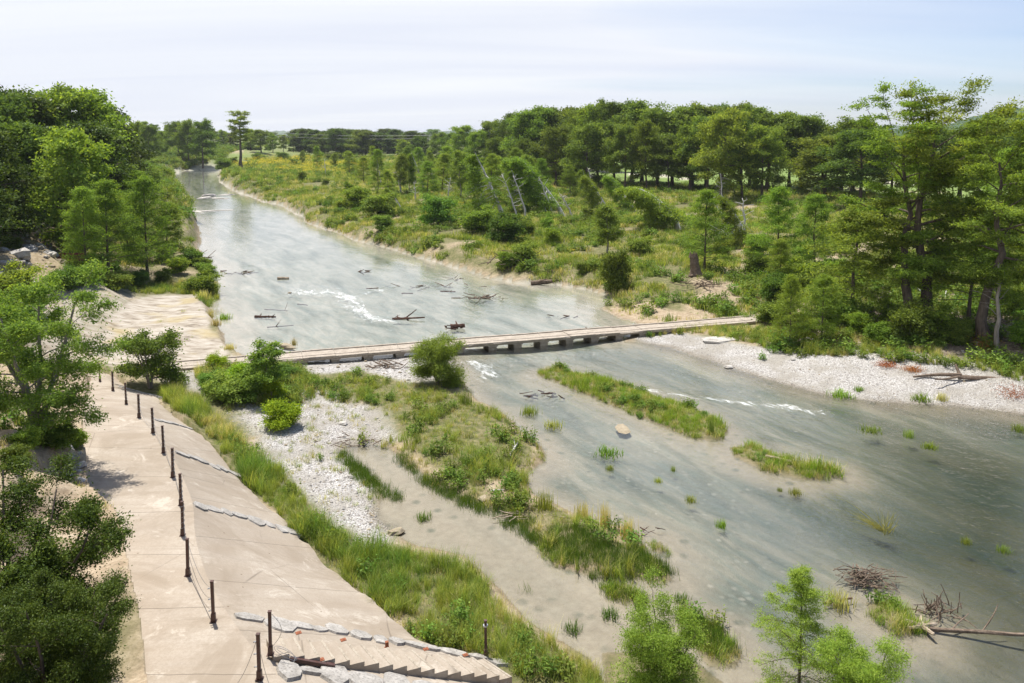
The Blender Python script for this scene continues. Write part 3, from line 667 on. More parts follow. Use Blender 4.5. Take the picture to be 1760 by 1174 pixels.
# ------------------------------------------------------------------ steps
def stairs():
    T1, T2 = np.array([*G(458, 1098, 3.2), 3.2]), np.array([*G(470, 1131, 3.2), 3.2])
    B1, B2 = np.array([*G(832, 1140, .82), .82]), np.array([*G(880, 1174, .78), .78])
    root = empty('concrete_steps', tuple(T1)); tag(root, 'flight of worn concrete steps running down the sloping embankment', 'steps')
    N = 17; mb = MB(); inv = -np.array(T1)
    for i in range(N):
        f0, f1 = i / N, (i + 1) / N
        a, b = T1 + (B1 - T1) * f0, T1 + (B1 - T1) * f1; c, d = T2 + (B2 - T2) * f0, T2 + (B2 - T2) * f1
        zt = a[2] + .012
        v = [[*a[:2], zt], [*c[:2], zt], [*d[:2], zt], [*b[:2], zt], [*a[:2], a[2] - .5], [*c[:2], c[2] - .5], [*d[:2], d[2] - .5], [*b[:2], b[2] - .5]]
        j = np.random.default_rng(i).normal(0, .006, (8, 3)); v = np.array(v) + j + inv
        mb.add(v, [[0, 1, 2, 3], [3, 2, 6, 7], [1, 5, 6, 2], [0, 3, 7, 4], [0, 4, 5, 1]])
    o = mb.obj('flight', M['concrete'], root); o.data.uv_layers.new(name='uv')
    for i in range(N):
        f1 = (i + 1) / N; f0 = f1 - .085 / 17 * 2; zt = (T1 + (B1 - T1) * (i / N))[2] + .016; m2 = MB()
        q = [(T1 + (B1 - T1) * f0)[:2], (T2 + (B2 - T2) * f0)[:2], (T2 + (B2 - T2) * f1)[:2], (T1 + (B1 - T1) * f1)[:2]]
        m2.add(np.array([[*a_, zt] for a_ in q] + [[*a_, zt - .1] for a_ in q]) + inv, [[0, 1, 2, 3], [3, 2, 6, 7], [1, 5, 6, 2], [0, 3, 7, 4], [0, 4, 5, 1]]); m2.obj('nosing', M['pier'], root)
    for k, (px, py, mt) in enumerate([(513, 1088, 'rust'), (590, 1100, 'rust'), (552, 1134, 'rust'), (633, 1142, 'orange'), (732, 1116, 'rust'), (800, 1126, 'rust'), (776, 1161, 'rust'), (848, 1168, 'rust')]):
        x, y, dz = ray(px, py); best = None
        for i in range(N):
            f0, f1 = i / N, (i + 1) / N; zt = T1[2] + (B1[2] - T1[2]) * f0 + .014; t = (zt - CAMZ) / dz; P = np.array([x * t, y * t])
            dd = (B1 - T1)[:2]; f = np.dot(P - T1[:2], dd) / np.dot(dd, dd)
            if f0 - .01 <= f <= f1 + .02: best = (P, zt)
        if best is None: continue
        m2 = MB(); m2.box((0, 0, .006), (.15, .13, .014), Euler((0, 0, .5))); m2.box((0, 0, .018), (.06, .055, .012), Euler((0, 0, .5)))
        p = m2.obj('base_plate', M[mt], root, loc=(best[0][0] - T1[0], best[0][1] - T1[1], best[1] - T1[2]))
stairs()
# ------------------------------------------------------------------ hand rail posts and cables
POSTS = [((172, 656), 'plain'), ((194, 672), 'wrap'), ((217, 695), 'wrap'), ((239, 718), 'wrap'), ((263, 744), 'wrap'), ((281, 778), 'wrap'), ((297, 820), 'wrap'), ((311, 868), 'wrap'),
         ((314, 920), 'wrap'), ((323, 989), 'plain'), ((367, 1068), 'clip'), ((446, 1167), 'clip'), ((465, 1125), 'loop')]
PLAB = ['rusty brown handrail post farthest away, close to the bridge end of walkway', 'brown post second from the bridge end, cable wound round it', 'brown post beside the path where it starts to drop, opposite the dark bush',
        'brown post with wound cable, fourth from the bridge end', 'brown cable wrapped post, fifth from the bridge, by the small stone row', 'brown cable wrapped post just beyond the grey row of stones',
        'brown cable wrapped post standing at the upper end of middle stone row', 'brown post half hidden behind the next nearer post', 'brown wrapped post directly in front of a post that it partly hides',
        'plain brown post alone on the walkway edge above the widest slope', 'brown steel post with clips and cables in front of chalk marks on pavement', 'nearest brown post on the pavement, three bright cable clips on its side',
        'brown post at the top of the steps with loose cable loop']
PB = []
def post(base, label, style, seed, h=1.1):
    root = empty('handrail_post', tuple(base)); r = np.random.default_rng(seed)
    root.rotation_euler = (r.normal(0, .012), r.normal(0, .012), r.uniform(-.1, .3)); tag(root, label, 'post', 'brown handrail posts along the walkway')
    m = MB(); m.box((0, 0, h / 2), (.075, .075, h)); m.obj('shaft', M['post'], root)
    m = MB(); m.box((0, 0, .11), (.115, .115, .22), None, .5, .94); m.box((0, 0, .007), (.17, .17, .014)); m.obj('base_sleeve', M['post'], root)
    m = MB(); m.box((0, 0, h + .012), (.09, .09, .025)); m.obj('cap', M['post'], root)
    if style in ('clip',):
        for z in (.3, .62, .92):
            m = MB(); m.tube([[-.055, 0, z], [-.09, 0, z], [-.12, -.01, z - .01]], [.014, .018, .012], 6, True); m.obj('cable_clip', M['clip'], root)
    if style == 'wrap':
        m = MB(); a = np.linspace(0, 2 * np.pi * 5, 60); z = np.linspace(.12, 1.02, 60)
        m.tube(np.stack([np.cos(a) * .068, np.sin(a) * .068, z], 1), .008, 4); m.obj('wound_cable', M['wire'], root)
    return root
for i, ((px, py), stl) in enumerate(POSTS):
    b = conc_at(px, py)
    if i in (11, 12): b = np.array([*G(px, py, 3.2), 3.2])
    b[2] += .005; PB.append(b); post(b, PLAB[i], stl, 40 + i)
x_, y_ = G(835, 1127, .68); PLOW = np.array([x_, y_, Hz(x_, y_)]); po = post(PLOW, 'round dark pipe like post standing alone in grass below the steps', 'plain', 99, 1.12)
m = MB(); m.tube([[0, 0, .96], [0, 0, 1.0]], [.075, .075], 10, True); m.obj('collar', M['clip'], po)
# fallen and cut posts
f = np.array([*G(532, 1141, 2.78), 0]); root = empty('fallen_post'); tag(root, 'brown steel post lying fallen across the lower edge of the steps', 'post')
m = MB(); m.box((0, 0, 0), (1.0, .085, .085)); m.obj('shaft', M['post'], root); m = MB(); m.box((.5, 0, 0), (.2, .11, .11)); m.obj('base_sleeve', M['post'], root)
m = MB(); m.tube([[-.4, -.05, -.06], [-.4, -.05, .08]], .012, 6, True); m.obj('cable_clip', M['clip'], root)
pa, pb = np.array([*G(495, 1133, 3.10), 3.10]), np.array([*G(571, 1146, 2.66), 2.66]); dd = pb - pa
root.location = tuple((pa + pb) / 2 + np.array([0, 0, .02])); root.rotation_euler = (0, -math.atan2(dd[2], math.hypot(dd[0], dd[1])), math.atan2(dd[1], dd[0]))
root.scale = (np.linalg.norm(dd) / 1.1,) + (1, 1)
x_, y_ = G(665, 1112, 1.75); m = MB(); m.box((0, 0, .09), (.09, .09, .2), Euler((0, 0, .3))); m.box((0, 0, .0), (.13, .13, .02), Euler((0, 0, .3)))
tag(m.obj('post_stump', M['rust'], loc=(x_, y_, 1.72)), 'short cut off stub of a rusty post on the upper steps', 'post stub')
def cable(pts, label, rad=.006, grp='loose steel cables of the handrail'):
    P = np.array(pts, float); m = MB(); m.tube(P, rad, 4); o = m.obj('steel_cable', M['wire']); tag(o, label, 'cable', grp); return o
def sag(a, b, za, zb, dip, n=12):
    t = np.linspace(0, 1, n)[:, None]; P = np.array(a)[None] * (1 - t) + np.array(b)[None] * t
    P[:, 2] += (za * (1 - t) + zb * t)[:, 0] - dip * (4 * t * (1 - t))[:, 0]; P[:, 2] = np.maximum(P[:, 2], 3.215 if min(a[2], b[2]) > 3.1 else P[:, 2]); return P
off = np.array([.06, -.02, 0])
cable(sag(PB[9] + off, PB[10] - off, .95, .92, .25), 'top slack cable strung between the plain post and the clipped post')
cable(sag(PB[9] + off, PB[10] - off, .6, .62, .3), 'middle slack cable strung between the plain post and the clipped post')
cable(sag(PB[9] + off, PB[10] - off, .25, .3, .24), 'lowest cable lying near the pavement between plain and clipped posts')
for i in range(3, 9):
    cable(sag(PB[i] + off, PB[i + 1] + off, .5, .4, .38), 'thin slack cable drooping from the %s post counted from the bridge to the next' % ORD[i])
e1 = np.array([*G(405, 1180, 3.2), 3.22]); cable(sag(PB[11] - off, e1, .92, .0, .12), 'thin cable hanging down leftward from the nearest post')
e2 = np.array([*G(470, 1190, 3.2), 3.22]); cable(sag(PB[11] + off, e2, .62, .0, .15), 'thin cable hanging down rightward from the nearest post')
a_ = np.linspace(0, 1, 20); P = PB[12][None] + np.stack([.06 + .22 * np.sin(a_ * np.pi), .05 * a_, 1.05 - a_ * .85], 1); cable(P, 'cable bowed out in a loop from top of the step post')
th = np.linspace(0, 4 * np.pi, 40); P = PB[12][None] + np.stack([.34 + .26 * np.cos(th) + th * .01, .12 * np.sin(th) - .05, .06 + .05 * np.sin(th * .7) - .12 * np.cos(th)], 1); P[:, 2] = np.maximum(P[:, 2], PB[12][2] - .12 + .02); cable(P, 'tangled coil of cable at the foot of the step post')
# chalk marks, leaf clod
# ------------------------------------------------------------------ low water bridge
BA, BB = np.array([*G(160, 639, .64), .64]), np.array([*G(1318, 545, .68), .68])
bd = (BB - BA); BL = np.linalg.norm(bd); bd /= BL; bn = np.array([-bd[1], bd[0], 0])   # bn points upstream
def bpx(px):   # distance along the bridge seen at a pixel column on its near face
    u = (px - CX) / F; ex, ey = BA[0] - bn[0] * 1.0, BA[1] - bn[1] * 1.0
    return (u * ey - ex) / (bd[0] - u * bd[1])
def bridge():
    ang = math.atan2(bd[1], bd[0]); root = empty('low_water_bridge', tuple(BA), ang); tag(root, 'long low concrete footbridge on square piers crossing the river', 'bridge')
    pier = [bpx(p) for p in (360, 410, 460, 513, 571, 629, 685, 738, 791, 848, 892, 938, 983, 1027, 1070, 1111, 1153, 1196, 1231, 1265, 1292)]
    cuts = [0.0] + pier + [BL]; wd = 1.9; r = np.random.default_rng(5)
    for i in range(len(cuts) - 1):
        a, b = cuts[i], cuts[i + 1]; n = max(3, int((b - a) / .22)); xs = np.linspace(a + .008, b - .008, n)
        th = .25; zo = r.normal(0, .012); prof = []
        chip = np.clip(vnoise(xs * 1.3 + 31 * i, xs * 0, 8) - .66, 0, 1) * .55
        for k, x in enumerate(xs):
            c = chip[k]
            prof.append([[x, -wd / 2 + .10, -th], [x, -wd / 2 + .02 + c * .1, -.09 - c * .15], [x, -wd / 2 + c, 0 + zo], [x, 0, .008 + zo], [x, wd / 2, 0 + zo], [x, wd / 2, -th]])
        V = np.array(prof).reshape(-1, 3); q = []
        for k in range(n - 1):
            for j in range(6): q.append([k * 6 + j, (k + 1) * 6 + j, (k + 1) * 6 + (j + 1) % 6, k * 6 + (j + 1) % 6])
        m = MB(); m.add(V, q); e = (n - 1) * 6; m.add(V[:6], [[0, 1, 2, 3], [0, 3, 4, 5]]); m.add(V[e:e + 6], [[3, 2, 1, 0], [5, 4, 3, 0]])
        m.obj('deck_slab', M['greystone'], root)
        for side, w_ in ((1, .16), (-1, .0)):
            if side < 0: continue
            m = MB(); y = wd / 2 - .11
            m.box(((a + b) / 2, y, .035 + zo), (b - a - .02, .20, .08), None, .5, .97); m.obj('curb', M['greystone'], root)
        m = MB(); m.box(((a + b) / 2, -.22, .018 + zo), (b - a - .015, .5, .03)); m.obj('centre_strip', M['greystone'], root)
    for k, x in enumerate(pier):
        gpos = BA + bd * x; zb = min(Hz(gpos[0], gpos[1]), -.05) - .3 - BA[2]
        m = MB(); w = .62 + r.normal(0, .03); z0, z1 = zb, -.25
        m.box((x, .02, (z0 + z1) / 2), (w, 1.66, z1 - z0), None, .5, .97); m.obj('pier', M['pier'], root)
        m = MB(); m.box((x, 0, -.285), (w + .12, 1.76, .07)); m.obj('pier_cap', M['greystone'], root)
bridge()
# red wall in the trees
x_, y_, z_ = at_d(108, 84); m = MB(); m.box((0, 0, .55), (4.2, .3, 1.9)); m.box((0, 0, 1.53), (4.3, .38, .1)); ob = m.obj('retaining_wall', M['redwall'], loc=(x_, y_, z_ - .1)); ob.rotation_euler = (0, 0, .12)
tag(ob, 'low dark red wall half hidden among trees on the left bank', 'wall')
# ------------------------------------------------------------------ plants: generator
def rot_about(d, ax, a):
    ax = ax / (np.linalg.norm(ax) + 1e-9)
    return d * math.cos(a) + np.cross(ax, d) * math.sin(a) + ax * np.dot(ax, d) * (1 - math.cos(a))
def dirv(az, el): return np.array([math.cos(az) * math.cos(el), math.sin(az) * math.cos(el), math.sin(el)])
def limb(start, az, el, L, droop, r, n=6, wob=.12):
    P = [np.array(start, float)]; st = L / (n - 1); a, e = az, el
    for k in range(n - 1):
        e -= droop / (n - 1); a += r.normal(0, wob); e += r.normal(0, wob * .6)
        P.append(P[-1] + dirv(a, e) * st)
    return np.array(P)
def interp_path(P, t):
    x = t * (len(P) - 1); i = min(int(x), len(P) - 2); f = x - i
    return P[i] * (1 - f) + P[i + 1] * f
def plant(seed, H, r0, path=None, base=.3, top=1.0, nlimb=30, llen=lambda t: 3.0, elev=lambda t: .3, droop=.3, nsub=7, sublen=.4, clump=.5, flat=.45, per=40,
          leaf=(.25, .1), k=7, lr=.4, az0=None, azs=math.pi, subtube=True, stems=1, wob=.12, up=.6, extra=None, tipclump=1.0, subel=0.0, crook=.03):
    """returns trunk buffer and crown buffer of one plant, foot at the origin"""
    r = np.random.default_rng(seed); tb = MB(); cb = MB(); C = []; CR = []; CD = []
    for s_ in range(stems):
        if path is None:
            n = 9; z = np.linspace(0, H, n); off = np.cumsum(r.normal(0, crook * H / n * 2.2, (n, 2)), 0); off -= off[0]
            if stems > 1:
                an = 2 * np.pi * s_ / stems + r.uniform(-.4, .4); sp = r.uniform(.18, .42) * H
                off += np.stack([np.cos(an) * (z / H) ** 1.2 * sp, np.sin(an) * (z / H) ** 1.2 * sp], 1)
            P = np.column_stack([off, z * (1 if stems == 1 else r.uniform(.75, 1.0))])
        else: P = np.array(path if not isinstance(path, list) or not isinstance(path[0], list) else path, float)
        n = len(P); tt = np.linspace(0, 1, n)
        rad = r0 * (1 - .82 * tt) * (1 + .55 * np.exp(-tt * 14)); P = P.copy(); P0 = P.copy(); P0[0, 2] -= .25
        tb.tube(P0, rad, k, rough=.05, seed=seed)
        hh = np.linalg.norm(np.diff(P, axis=0), axis=1).sum()
        for i in range(nlimb // stems):
            t = base + (top - base) * ((i + r.uniform(.1, .9)) / (nlimb / stems)); p = interp_path(P, t)
            az = (i * 2.399 + r.uniform(-.5, .5)) if az0 is None else az0 + r.uniform(-azs, azs)
            L = llen((t - base) / (top - base + 1e-6)) * r.uniform(.62, 1.3); q = limb(p, az, elev((t - base) / (top - base + 1e-6)) + r.normal(0, .1), L, droop * r.uniform(.6, 1.4), r, 6, wob)
            lrad = r0 * (1 - .82 * t) * lr * min(1.0, L / 2.5 + .3)
            tb.tube(q, np.linspace(lrad, lrad * .25 + .004, 6), 5)
            az = math.atan2(q[-1][1] - q[0][1], q[-1][0] - q[0][0])
            for j in range(nsub):
                s = .28 + .72 * (j + r.uniform(0, 1)) / nsub; b = interp_path(q, min(s, 1.0)); side = 1 if j % 2 else -1
                sl = L * sublen * (1.15 - .6 * s) * r.uniform(.7, 1.25)
                e = limb(b, az + side * r.uniform(.5, 1.15), subel + r.normal(0, .22), sl, droop * .6, r, 4, .1)
                if subtube: tb.tube(e, np.linspace(lrad * .35 + .003, .003, 4), 3)
                for u in (.35, .7, 1.0):
                    C.append(interp_path(e, u)); CR.append(clump * r.uniform(.6, 1.25)); CD.append(e[-1] - e[0])
            C.append(q[-1]); CR.append(clump * tipclump); CD.append(q[-1] - q[-2])
    if extra is not None:
        for c in extra: C.append(np.array(c[:3])); CR.append(c[3]); CD.append(np.array([1.0, 0, 0]))
    C = np.array(C); CR = np.array(CR); CD = np.array(CD); CD /= np.linalg.norm(CD, axis=1)[:, None] + 1e-9
    nC = len(C); idx = np.repeat(np.arange(nC), per); N = len(idx)
    g = r.normal(0, .55, (N, 3)); g[:, 2] *= flat
    along = r.normal(0, .35, N)[:, None] * CD[idx]
    c = C[idx] + (g + along) * CR[idx][:, None]
    ax = CD[idx] * .9 + r.normal(0, .65, (N, 3)); ax[:, 2] -= .15
    nr = r.normal(0, .55, (N, 3)); nr[:, 2] += up
    ct = r.uniform(0, 1, nC); tint = np.clip(ct[idx] * .55 + r.uniform(0, .5, N) - .05, 0, 1)
    sc = r.uniform(.65, 1.35, N)
    cb.leaves(c, ax, nr, leaf[0] * sc, leaf[1] * sc, tint)
    return tb, cb
def make(name, tb, cb, bark, leafm, loc=(0, 0, 0), rz=0.0, sc=1.0):
    root = empty(name, loc, rz); root.scale = (sc,) * 3
    tb.obj('trunk' if name.endswith('tree') or 'cypress' in name or 'sapling' in name else 'stems', M[bark], root, True); cb.obj('crown', M[leafm], root)
    return root
PROTO = {}; USED = set()
def hmax(bufs):
    z = np.vstack(bufs[1].v)[:, 2]; return float(np.sort(z)[-max(2, len(z) // 4000)])
def proto(key, name, H, bark, leafm, bufs): H = hmax(bufs); PROTO[key] = (name, H, bark, leafm, bufs)
def put(key, loc, h, label, cat, group=None, rz=None, wide=1.0):
    """first call places the model itself, later ones copy it with its parts"""
    name, H, bark, leafm, bufs = PROTO[key]; sc = h / H; wide = wide * random.uniform(.85, 1.3) if group else wide; rz = random.uniform(0, 6.28) if rz is None else rz
    if key not in USED:
        USED.add(key); o = make(name, bufs[0], bufs[1], bark, leafm); PROTO[key] = (name, H, bark, leafm, o)
        o.location = loc; o.rotation_euler = (0, 0, rz); o.scale = (sc * wide, sc * wide, sc)
    else: o = dup(bufs, loc, rz, (sc * wide, sc * wide, sc))
    if 'group' in o.keys() and not group: del o['group']
    return tag(o, label, cat, group)
PI = math.pi
# old bald cypress: tall bare trunk, crooked tiers of horizontal limbs
for i in range(3):
    proto('cyp%d' % i, 'cypress_tree', 18, 'bark', 'leaf_cyp', plant(100 + i, 16.5, .42, base=.28, nlimb=24, llen=lambda t: 3.0 + 2.8 * min(1, t * 1.5), elev=lambda t: .0 + .7 * t, droop=-.25, nsub=6, sublen=.26,
          clump=.66, flat=.42, per=92, leaf=(.23, .085), lr=.5, crook=.07, wob=.3, up=.8))
# young feathery cypress
for i in range(3):
    proto('yc%d' % i, 'young_cypress', 9, 'bark', 'leaf_cypy', plant(120 + i, 9, .13, base=.12, nlimb=40, llen=lambda t: 2.9 * (1 - t) ** .75 + .35, elev=lambda t: .2 + .55 * t, droop=.15, nsub=6, sublen=.42, clump=.48, flat=.52, per=22,
          leaf=(.22, .06), lr=.3, crook=.02, up=.9))
for i in range(2):
    proto('dc%d' % i, 'young_cypress', 9, 'bark', 'leaf_cyp', plant(125 + i, 9, .14, base=.16, nlimb=36, llen=lambda t: 3.1 * (1 - t) ** .7 + .4, elev=lambda t: .1 + .3 * t, droop=.2, nsub=6, sublen=.45, clump=.52, flat=.5, per=30,
          leaf=(.23, .065), lr=.3, crook=.03, up=.9))
# grove trees: broad crown on a clear trunk
for i in range(4):
    proto('gr%d' % i, 'grove_tree', 23, 'bark', 'leaf_broad' if i % 2 else 'leaf_cyp', plant(140 + i, 21, .5, base=(.27, .38, .25, .40)[i], nlimb=32, llen=lambda t: 8.2 * math.sin(PI * min(1, .22 + .70 * t)) ** .8, elev=lambda t: .05 + .95 * t, droop=.35, nsub=7, sublen=.45,
          clump=1.45, flat=.55, per=30, leaf=(.62, .3), lr=.5, crook=.035, wob=.16, up=.7))
# hill trees: rounded and leafy down to the ground
for i in range(3):
    proto('rd%d' % i, 'oak_tree', 12, 'bark', ('leaf_oak', 'leaf_broad', 'leaf_oak')[i], plant(150 + i, 11, .28, base=.14, nlimb=30, llen=lambda t: 4.6 * math.sin(PI * min(1, .3 + .62 * t)) ** .8, elev=lambda t: .1 + .95 * t, droop=.3, nsub=7, sublen=.45,
          clump=.85, flat=.6, per=32, leaf=(.34, .19), lr=.5, wob=.18, up=.6))
# shrubs
SHL = ['leaf_broad', 'leaf_ash', 'leaf_cyp', 'leaf_cypy', 'weed']
for i in range(5):
    proto('sh%d' % i, 'shrub', 2.4, 'bark', SHL[i], plant(170 + i, 2.2, .05, base=.1, nlimb=30, stems=5, llen=lambda t: .85 * (1.1 - .5 * t), elev=lambda t: .35 + .5 * t, droop=.3, nsub=4, sublen=.5, clump=.34, flat=.8, per=26, leaf=(.15, .075), lr=.5, up=.4))
# slim open young tree of the flood plain
for i in range(2):
    proto('sl%d' % i, 'slender_tree', 8, 'greybark', 'leaf_ash', plant(180 + i, 8, .12, base=.25, nlimb=20, llen=lambda t: 1.9 * math.sin(PI * min(1, .25 + .7 * t)), elev=lambda t: .5 + .4 * t, droop=.2, nsub=5, sublen=.45, clump=.5, flat=.7, per=26,
          leaf=(.22, .11), lr=.4, crook=.06, up=.5))
# cypress bent over by the flood: pale bare trunk, foliage combed to one side (leans towards -x)
def bent(seed, H, reach, nl, leafy, ex=1.5):
    r = np.random.default_rng(seed); t = np.linspace(0, 1, 9)
    path = np.column_stack([-reach * t ** ex, r.normal(0, .12, 9), H * (t - (.30 if ex > 1.3 else .05) * t ** 3 * (reach / H))])
    return plant(seed, H, .24, path=path, base=.30, nlimb=nl, llen=lambda t: 2.4 - 1.2 * t, elev=lambda t: -.1, droop=.8, nsub=6, sublen=.5, clump=.48, flat=.5, per=leafy, leaf=(.24, .07), lr=.35, az0=PI, azs=1.9, up=.7)
proto('bn0', 'leaning_cypress', 9, 'white', 'leaf_cypy', bent(190, 9, 3.0, 22, 22, 1.1)); proto('bn1', 'leaning_cypress', 9, 'white', 'leaf_cyp', bent(191, 8, 4.6, 30, 30, 1.2))
proto('bn2', 'leaning_cypress', 9, 'white', 'leaf_cyp', bent(192, 6.0, 5.2, 44, 36, 1.4))
# dead bleached tree
def dead(seed, H, lean=0.0):
    r = np.random.default_rng(seed); tb = MB(); t = np.linspace(0, 1, 9); P = np.column_stack([-lean * t ** 1.3 + r.normal(0, .06, 9), r.normal(0, .06, 9), H * t]); P[0] = (0, 0, -.2)
    tb.tube(P, .19 * (1 - .75 * t), 7, True)
    for i in range(12):
        b = interp_path(P, r.uniform(.35, .98)); q = limb(b, r.uniform(0, 6.28), r.uniform(.1, .9), r.uniform(.6, 2.0), r.uniform(-.3, .5), r, 5, .25); tb.tube(q, np.linspace(.04, .008, 5), 4)
        for j in range(2): e = limb(interp_path(q, r.uniform(.4, .9)), r.uniform(0, 6.28), r.uniform(-.2, .7), .5, .1, r, 3, .2); tb.tube(e, np.linspace(.015, .004, 3), 3)
    return tb
def put_dead(px, py, h, lean, label, seed, rz=0.0, grp='bleached dead trees on the flood plain'):
    x, y, z = GT(px, py); o = dead(seed, h, lean).obj('dead_tree', M['white'], loc=(x, y, z), smooth=True); o.rotation_euler = (0, 0, rz); return tag(o, label, 'dead tree', grp)
# ------------------------------------------------------------------ trees where they stand
def htop(d, ytop): return CAMZ - (ytop - HY) * d / F
def tree(key, px, d, ytop, label, cat='tree', group=None, wide=1.0, rz=None):
    x, y, z = at_d(px, d); return put(key, (x, y, z - .1), max(htop(d, ytop) - z, 1.0), label, cat, group, rz, wide)
def treeb(key, px, py, ytop, label, cat='tree', group=None, wide=1.0, rz=None):
    x, y, z = GT(px, py); d = y; return put(key, (x, y, z - .05), max(htop(d, ytop) - z, .6), label, cat, group, rz, wide)
# right river bank, one by one
RB = 'cypresses on the right river bank'
treeb('cyp0', 1562, 566, 140, 'tallest dark cypress on the right bank, thick trunk rising behind ivy and undergrowth', 'cypress', None, 1.1, .6)
treeb('cyp1', 1596, 556, 136, 'second trunk of the tall right bank cypress pair, leaning a little to the right', 'cypress', None, 1.1, 2.2)
treeb('cyp2', 1692, 588, 195, 'leaning cypress with forked trunk near the right edge of the gravel bank', 'cypress', None, 1.15, 4.0)
treeb('cyp1', 1800, 560, 175, 'cypress at the far right edge, only its left branches in view', 'cypress', None, 1.1, 1.0)
treeb('dc0', 1664, 556, 330, 'thin straight dark cypress between the thick pair and the leaning forked one', 'cypress', None, 1.0, 1.0)
treeb('dc1', 1468, 545, 345, 'slim dark cypress with spreading flat crown left of the tall pair', 'cypress', None, 1.25, 2.0)
treeb('yc0', 1335, 470, 318, 'bright green feathery cypress in front of lawn, touched with rusty sprigs', 'cypress', None, 1.0, 0)
treeb('yc1', 1210, 466, 322, 'pale green young cypress right beside the tall grey stump', 'cypress', None, 1.0, 1)
treeb('yc2', 1412, 592, 470, 'small tiered cypress on the grassy bank above the white gravel', 'cypress', None, 1.1, 2)
treeb('yc1', 1358, 596, 470, 'thin leaning young cypress at the end of the bridge with bare lower twigs', 'cypress', None, .8, 4)
treeb('yc0', 1340, 505, 410, 'low bright cypress just beyond the right end of the bridge', 'cypress', None, 1.0, 3)
treeb('yc2', 1730, 470, 250, 'feathery cypress filling the right edge behind the leaning forked trunk', 'cypress', None, 1.1, 5)
treeb('yc1', 1400, 480, 330, 'light green cypress behind the slim dark one on the right bank', 'cypress', None, 1.1, 2.4)
x, y, z = GT(1714, 606); o = dead(301, 6.2, .2).obj('dead_tree', M['greybark'], loc=(x, y, z), smooth=True); tag(o, 'slim grey bare trunk in front of the leaning forked cypress', 'dead tree')
# understory bushes of the right bank
UB = [(1335, 520, 465), (1365, 500, 440), (1440, 560, 505), (1475, 575, 535), (1530, 560, 510), (1562, 592, 515), (1600, 585, 520), (1645, 590, 548), (1510, 590, 555), (1575, 500, 440), (1330, 560, 515), (1380, 575, 540), (1740, 540, 480), (1760, 600, 550), (1450, 500, 440), (1300, 470, 430), (1420, 520, 465), (1690, 480, 430)]
for i, (px, py, yt) in enumerate(UB): treeb('sh%d' % (0, 2, 1, 3, 2)[i % 5], px, py, yt, 'dark leafy bush in the thicket under the right bank cypresses', 'bush', 'thicket bushes under the right bank cypresses', 1.15)
# background wood behind the right bank
for i, (px, d, yt) in enumerate([(1480, 150, 215), (1530, 165, 225), (1590, 150, 210), (1650, 165, 220), (1700, 150, 200), (1750, 165, 205), (1800, 140, 195), (1420, 165, 232), (1860, 140, 190), (1900, 120, 200)]):
    tree(('gr1', 'gr0', 'gr3', 'gr2')[i % 4], px, d, yt, 'broad dark tree in the wood behind the right bank cypresses', 'tree', 'wood behind the right bank', 1.1)
# grove beside the lawn
GR = [(700, 440, 232), (725, 420, 228), (752, 400, 223), (778, 380, 218), (800, 350, 217), (825, 330, 216), (848, 305, 206), (872, 285, 196), (893, 262, 184), (915, 250, 178), (940, 248, 181), (963, 252, 178), (985, 240, 176), (1008, 236, 178), (1032, 230, 173), (1060, 226, 168), (1085, 222, 171),
      (1108, 218, 176), (1135, 214, 185), (1160, 216, 183), (1188, 212, 175), (1212, 208, 173), (1238, 204, 176), (1265, 200, 169), (1292, 200, 178), (1322, 196, 185), (1352, 196, 184), (1380, 192, 194), (1412, 186, 206), (1445, 176, 203), (1470, 172, 198)]
for i, (px, d, yt) in enumerate(GR): tree(('gr0', 'rd1', 'gr2', 'gr1', 'gr3', 'rd1', 'gr3', 'gr0', 'rd0')[(i * 5) % 9] if px < 1040 else ('gr1', 'gr3', 'gr3')[i % 3], px + random.uniform(-6, 6), d * random.uniform(.94, 1.06), yt + random.uniform(-3, 9), 'tall dark grove tree, %s from the left in the main row along the lawn' % ((ORD + ['twenty ' + q for q in ORD[:9]] + ['thirtieth', 'thirty first'])[i]), 'tree', 'grove trees along the lawn', .98)
GR2 = [(1075, 196, 205, 'trunk'), (1112, 192, 210, ''), (1150, 190, 228, ''), (1186, 188, 214, ''), (1216, 183, 196, ''), (1242, 166, 188, ''), (1276, 170, 204, ''), (1310, 168, 216, ''), (1010, 205, 214, ''), (955, 212, 220, ''), (900, 225, 232, ''), (850, 250, 236, '')]
for i, (px, d, yt, _) in enumerate(sorted(GR2)): tree('gr%d' % ((i * 3 + 1) % 4) if px > 1060 else 'rd1', px, d, yt + random.uniform(-8, 8), '%s tree from the left in the front row of the lawn grove' % ORD[i], 'tree', 'front row of the lawn grove', .8)
for i, (px, d, yt) in enumerate([(920, 300, 196), (980, 290, 186), (1050, 280, 182), (1120, 300, 190), (1180, 330, 195), (1250, 340, 190), (1330, 360, 198), (1420, 380, 212), (1500, 400, 218), (1600, 420, 220), (1700, 400, 214)]):
    tree('gr%d' % (i % 4), px, d, yt + 10, 'dark tree of the far rows seen behind the lawn grove', 'tree', 'far rows behind the lawn grove', 1.15)
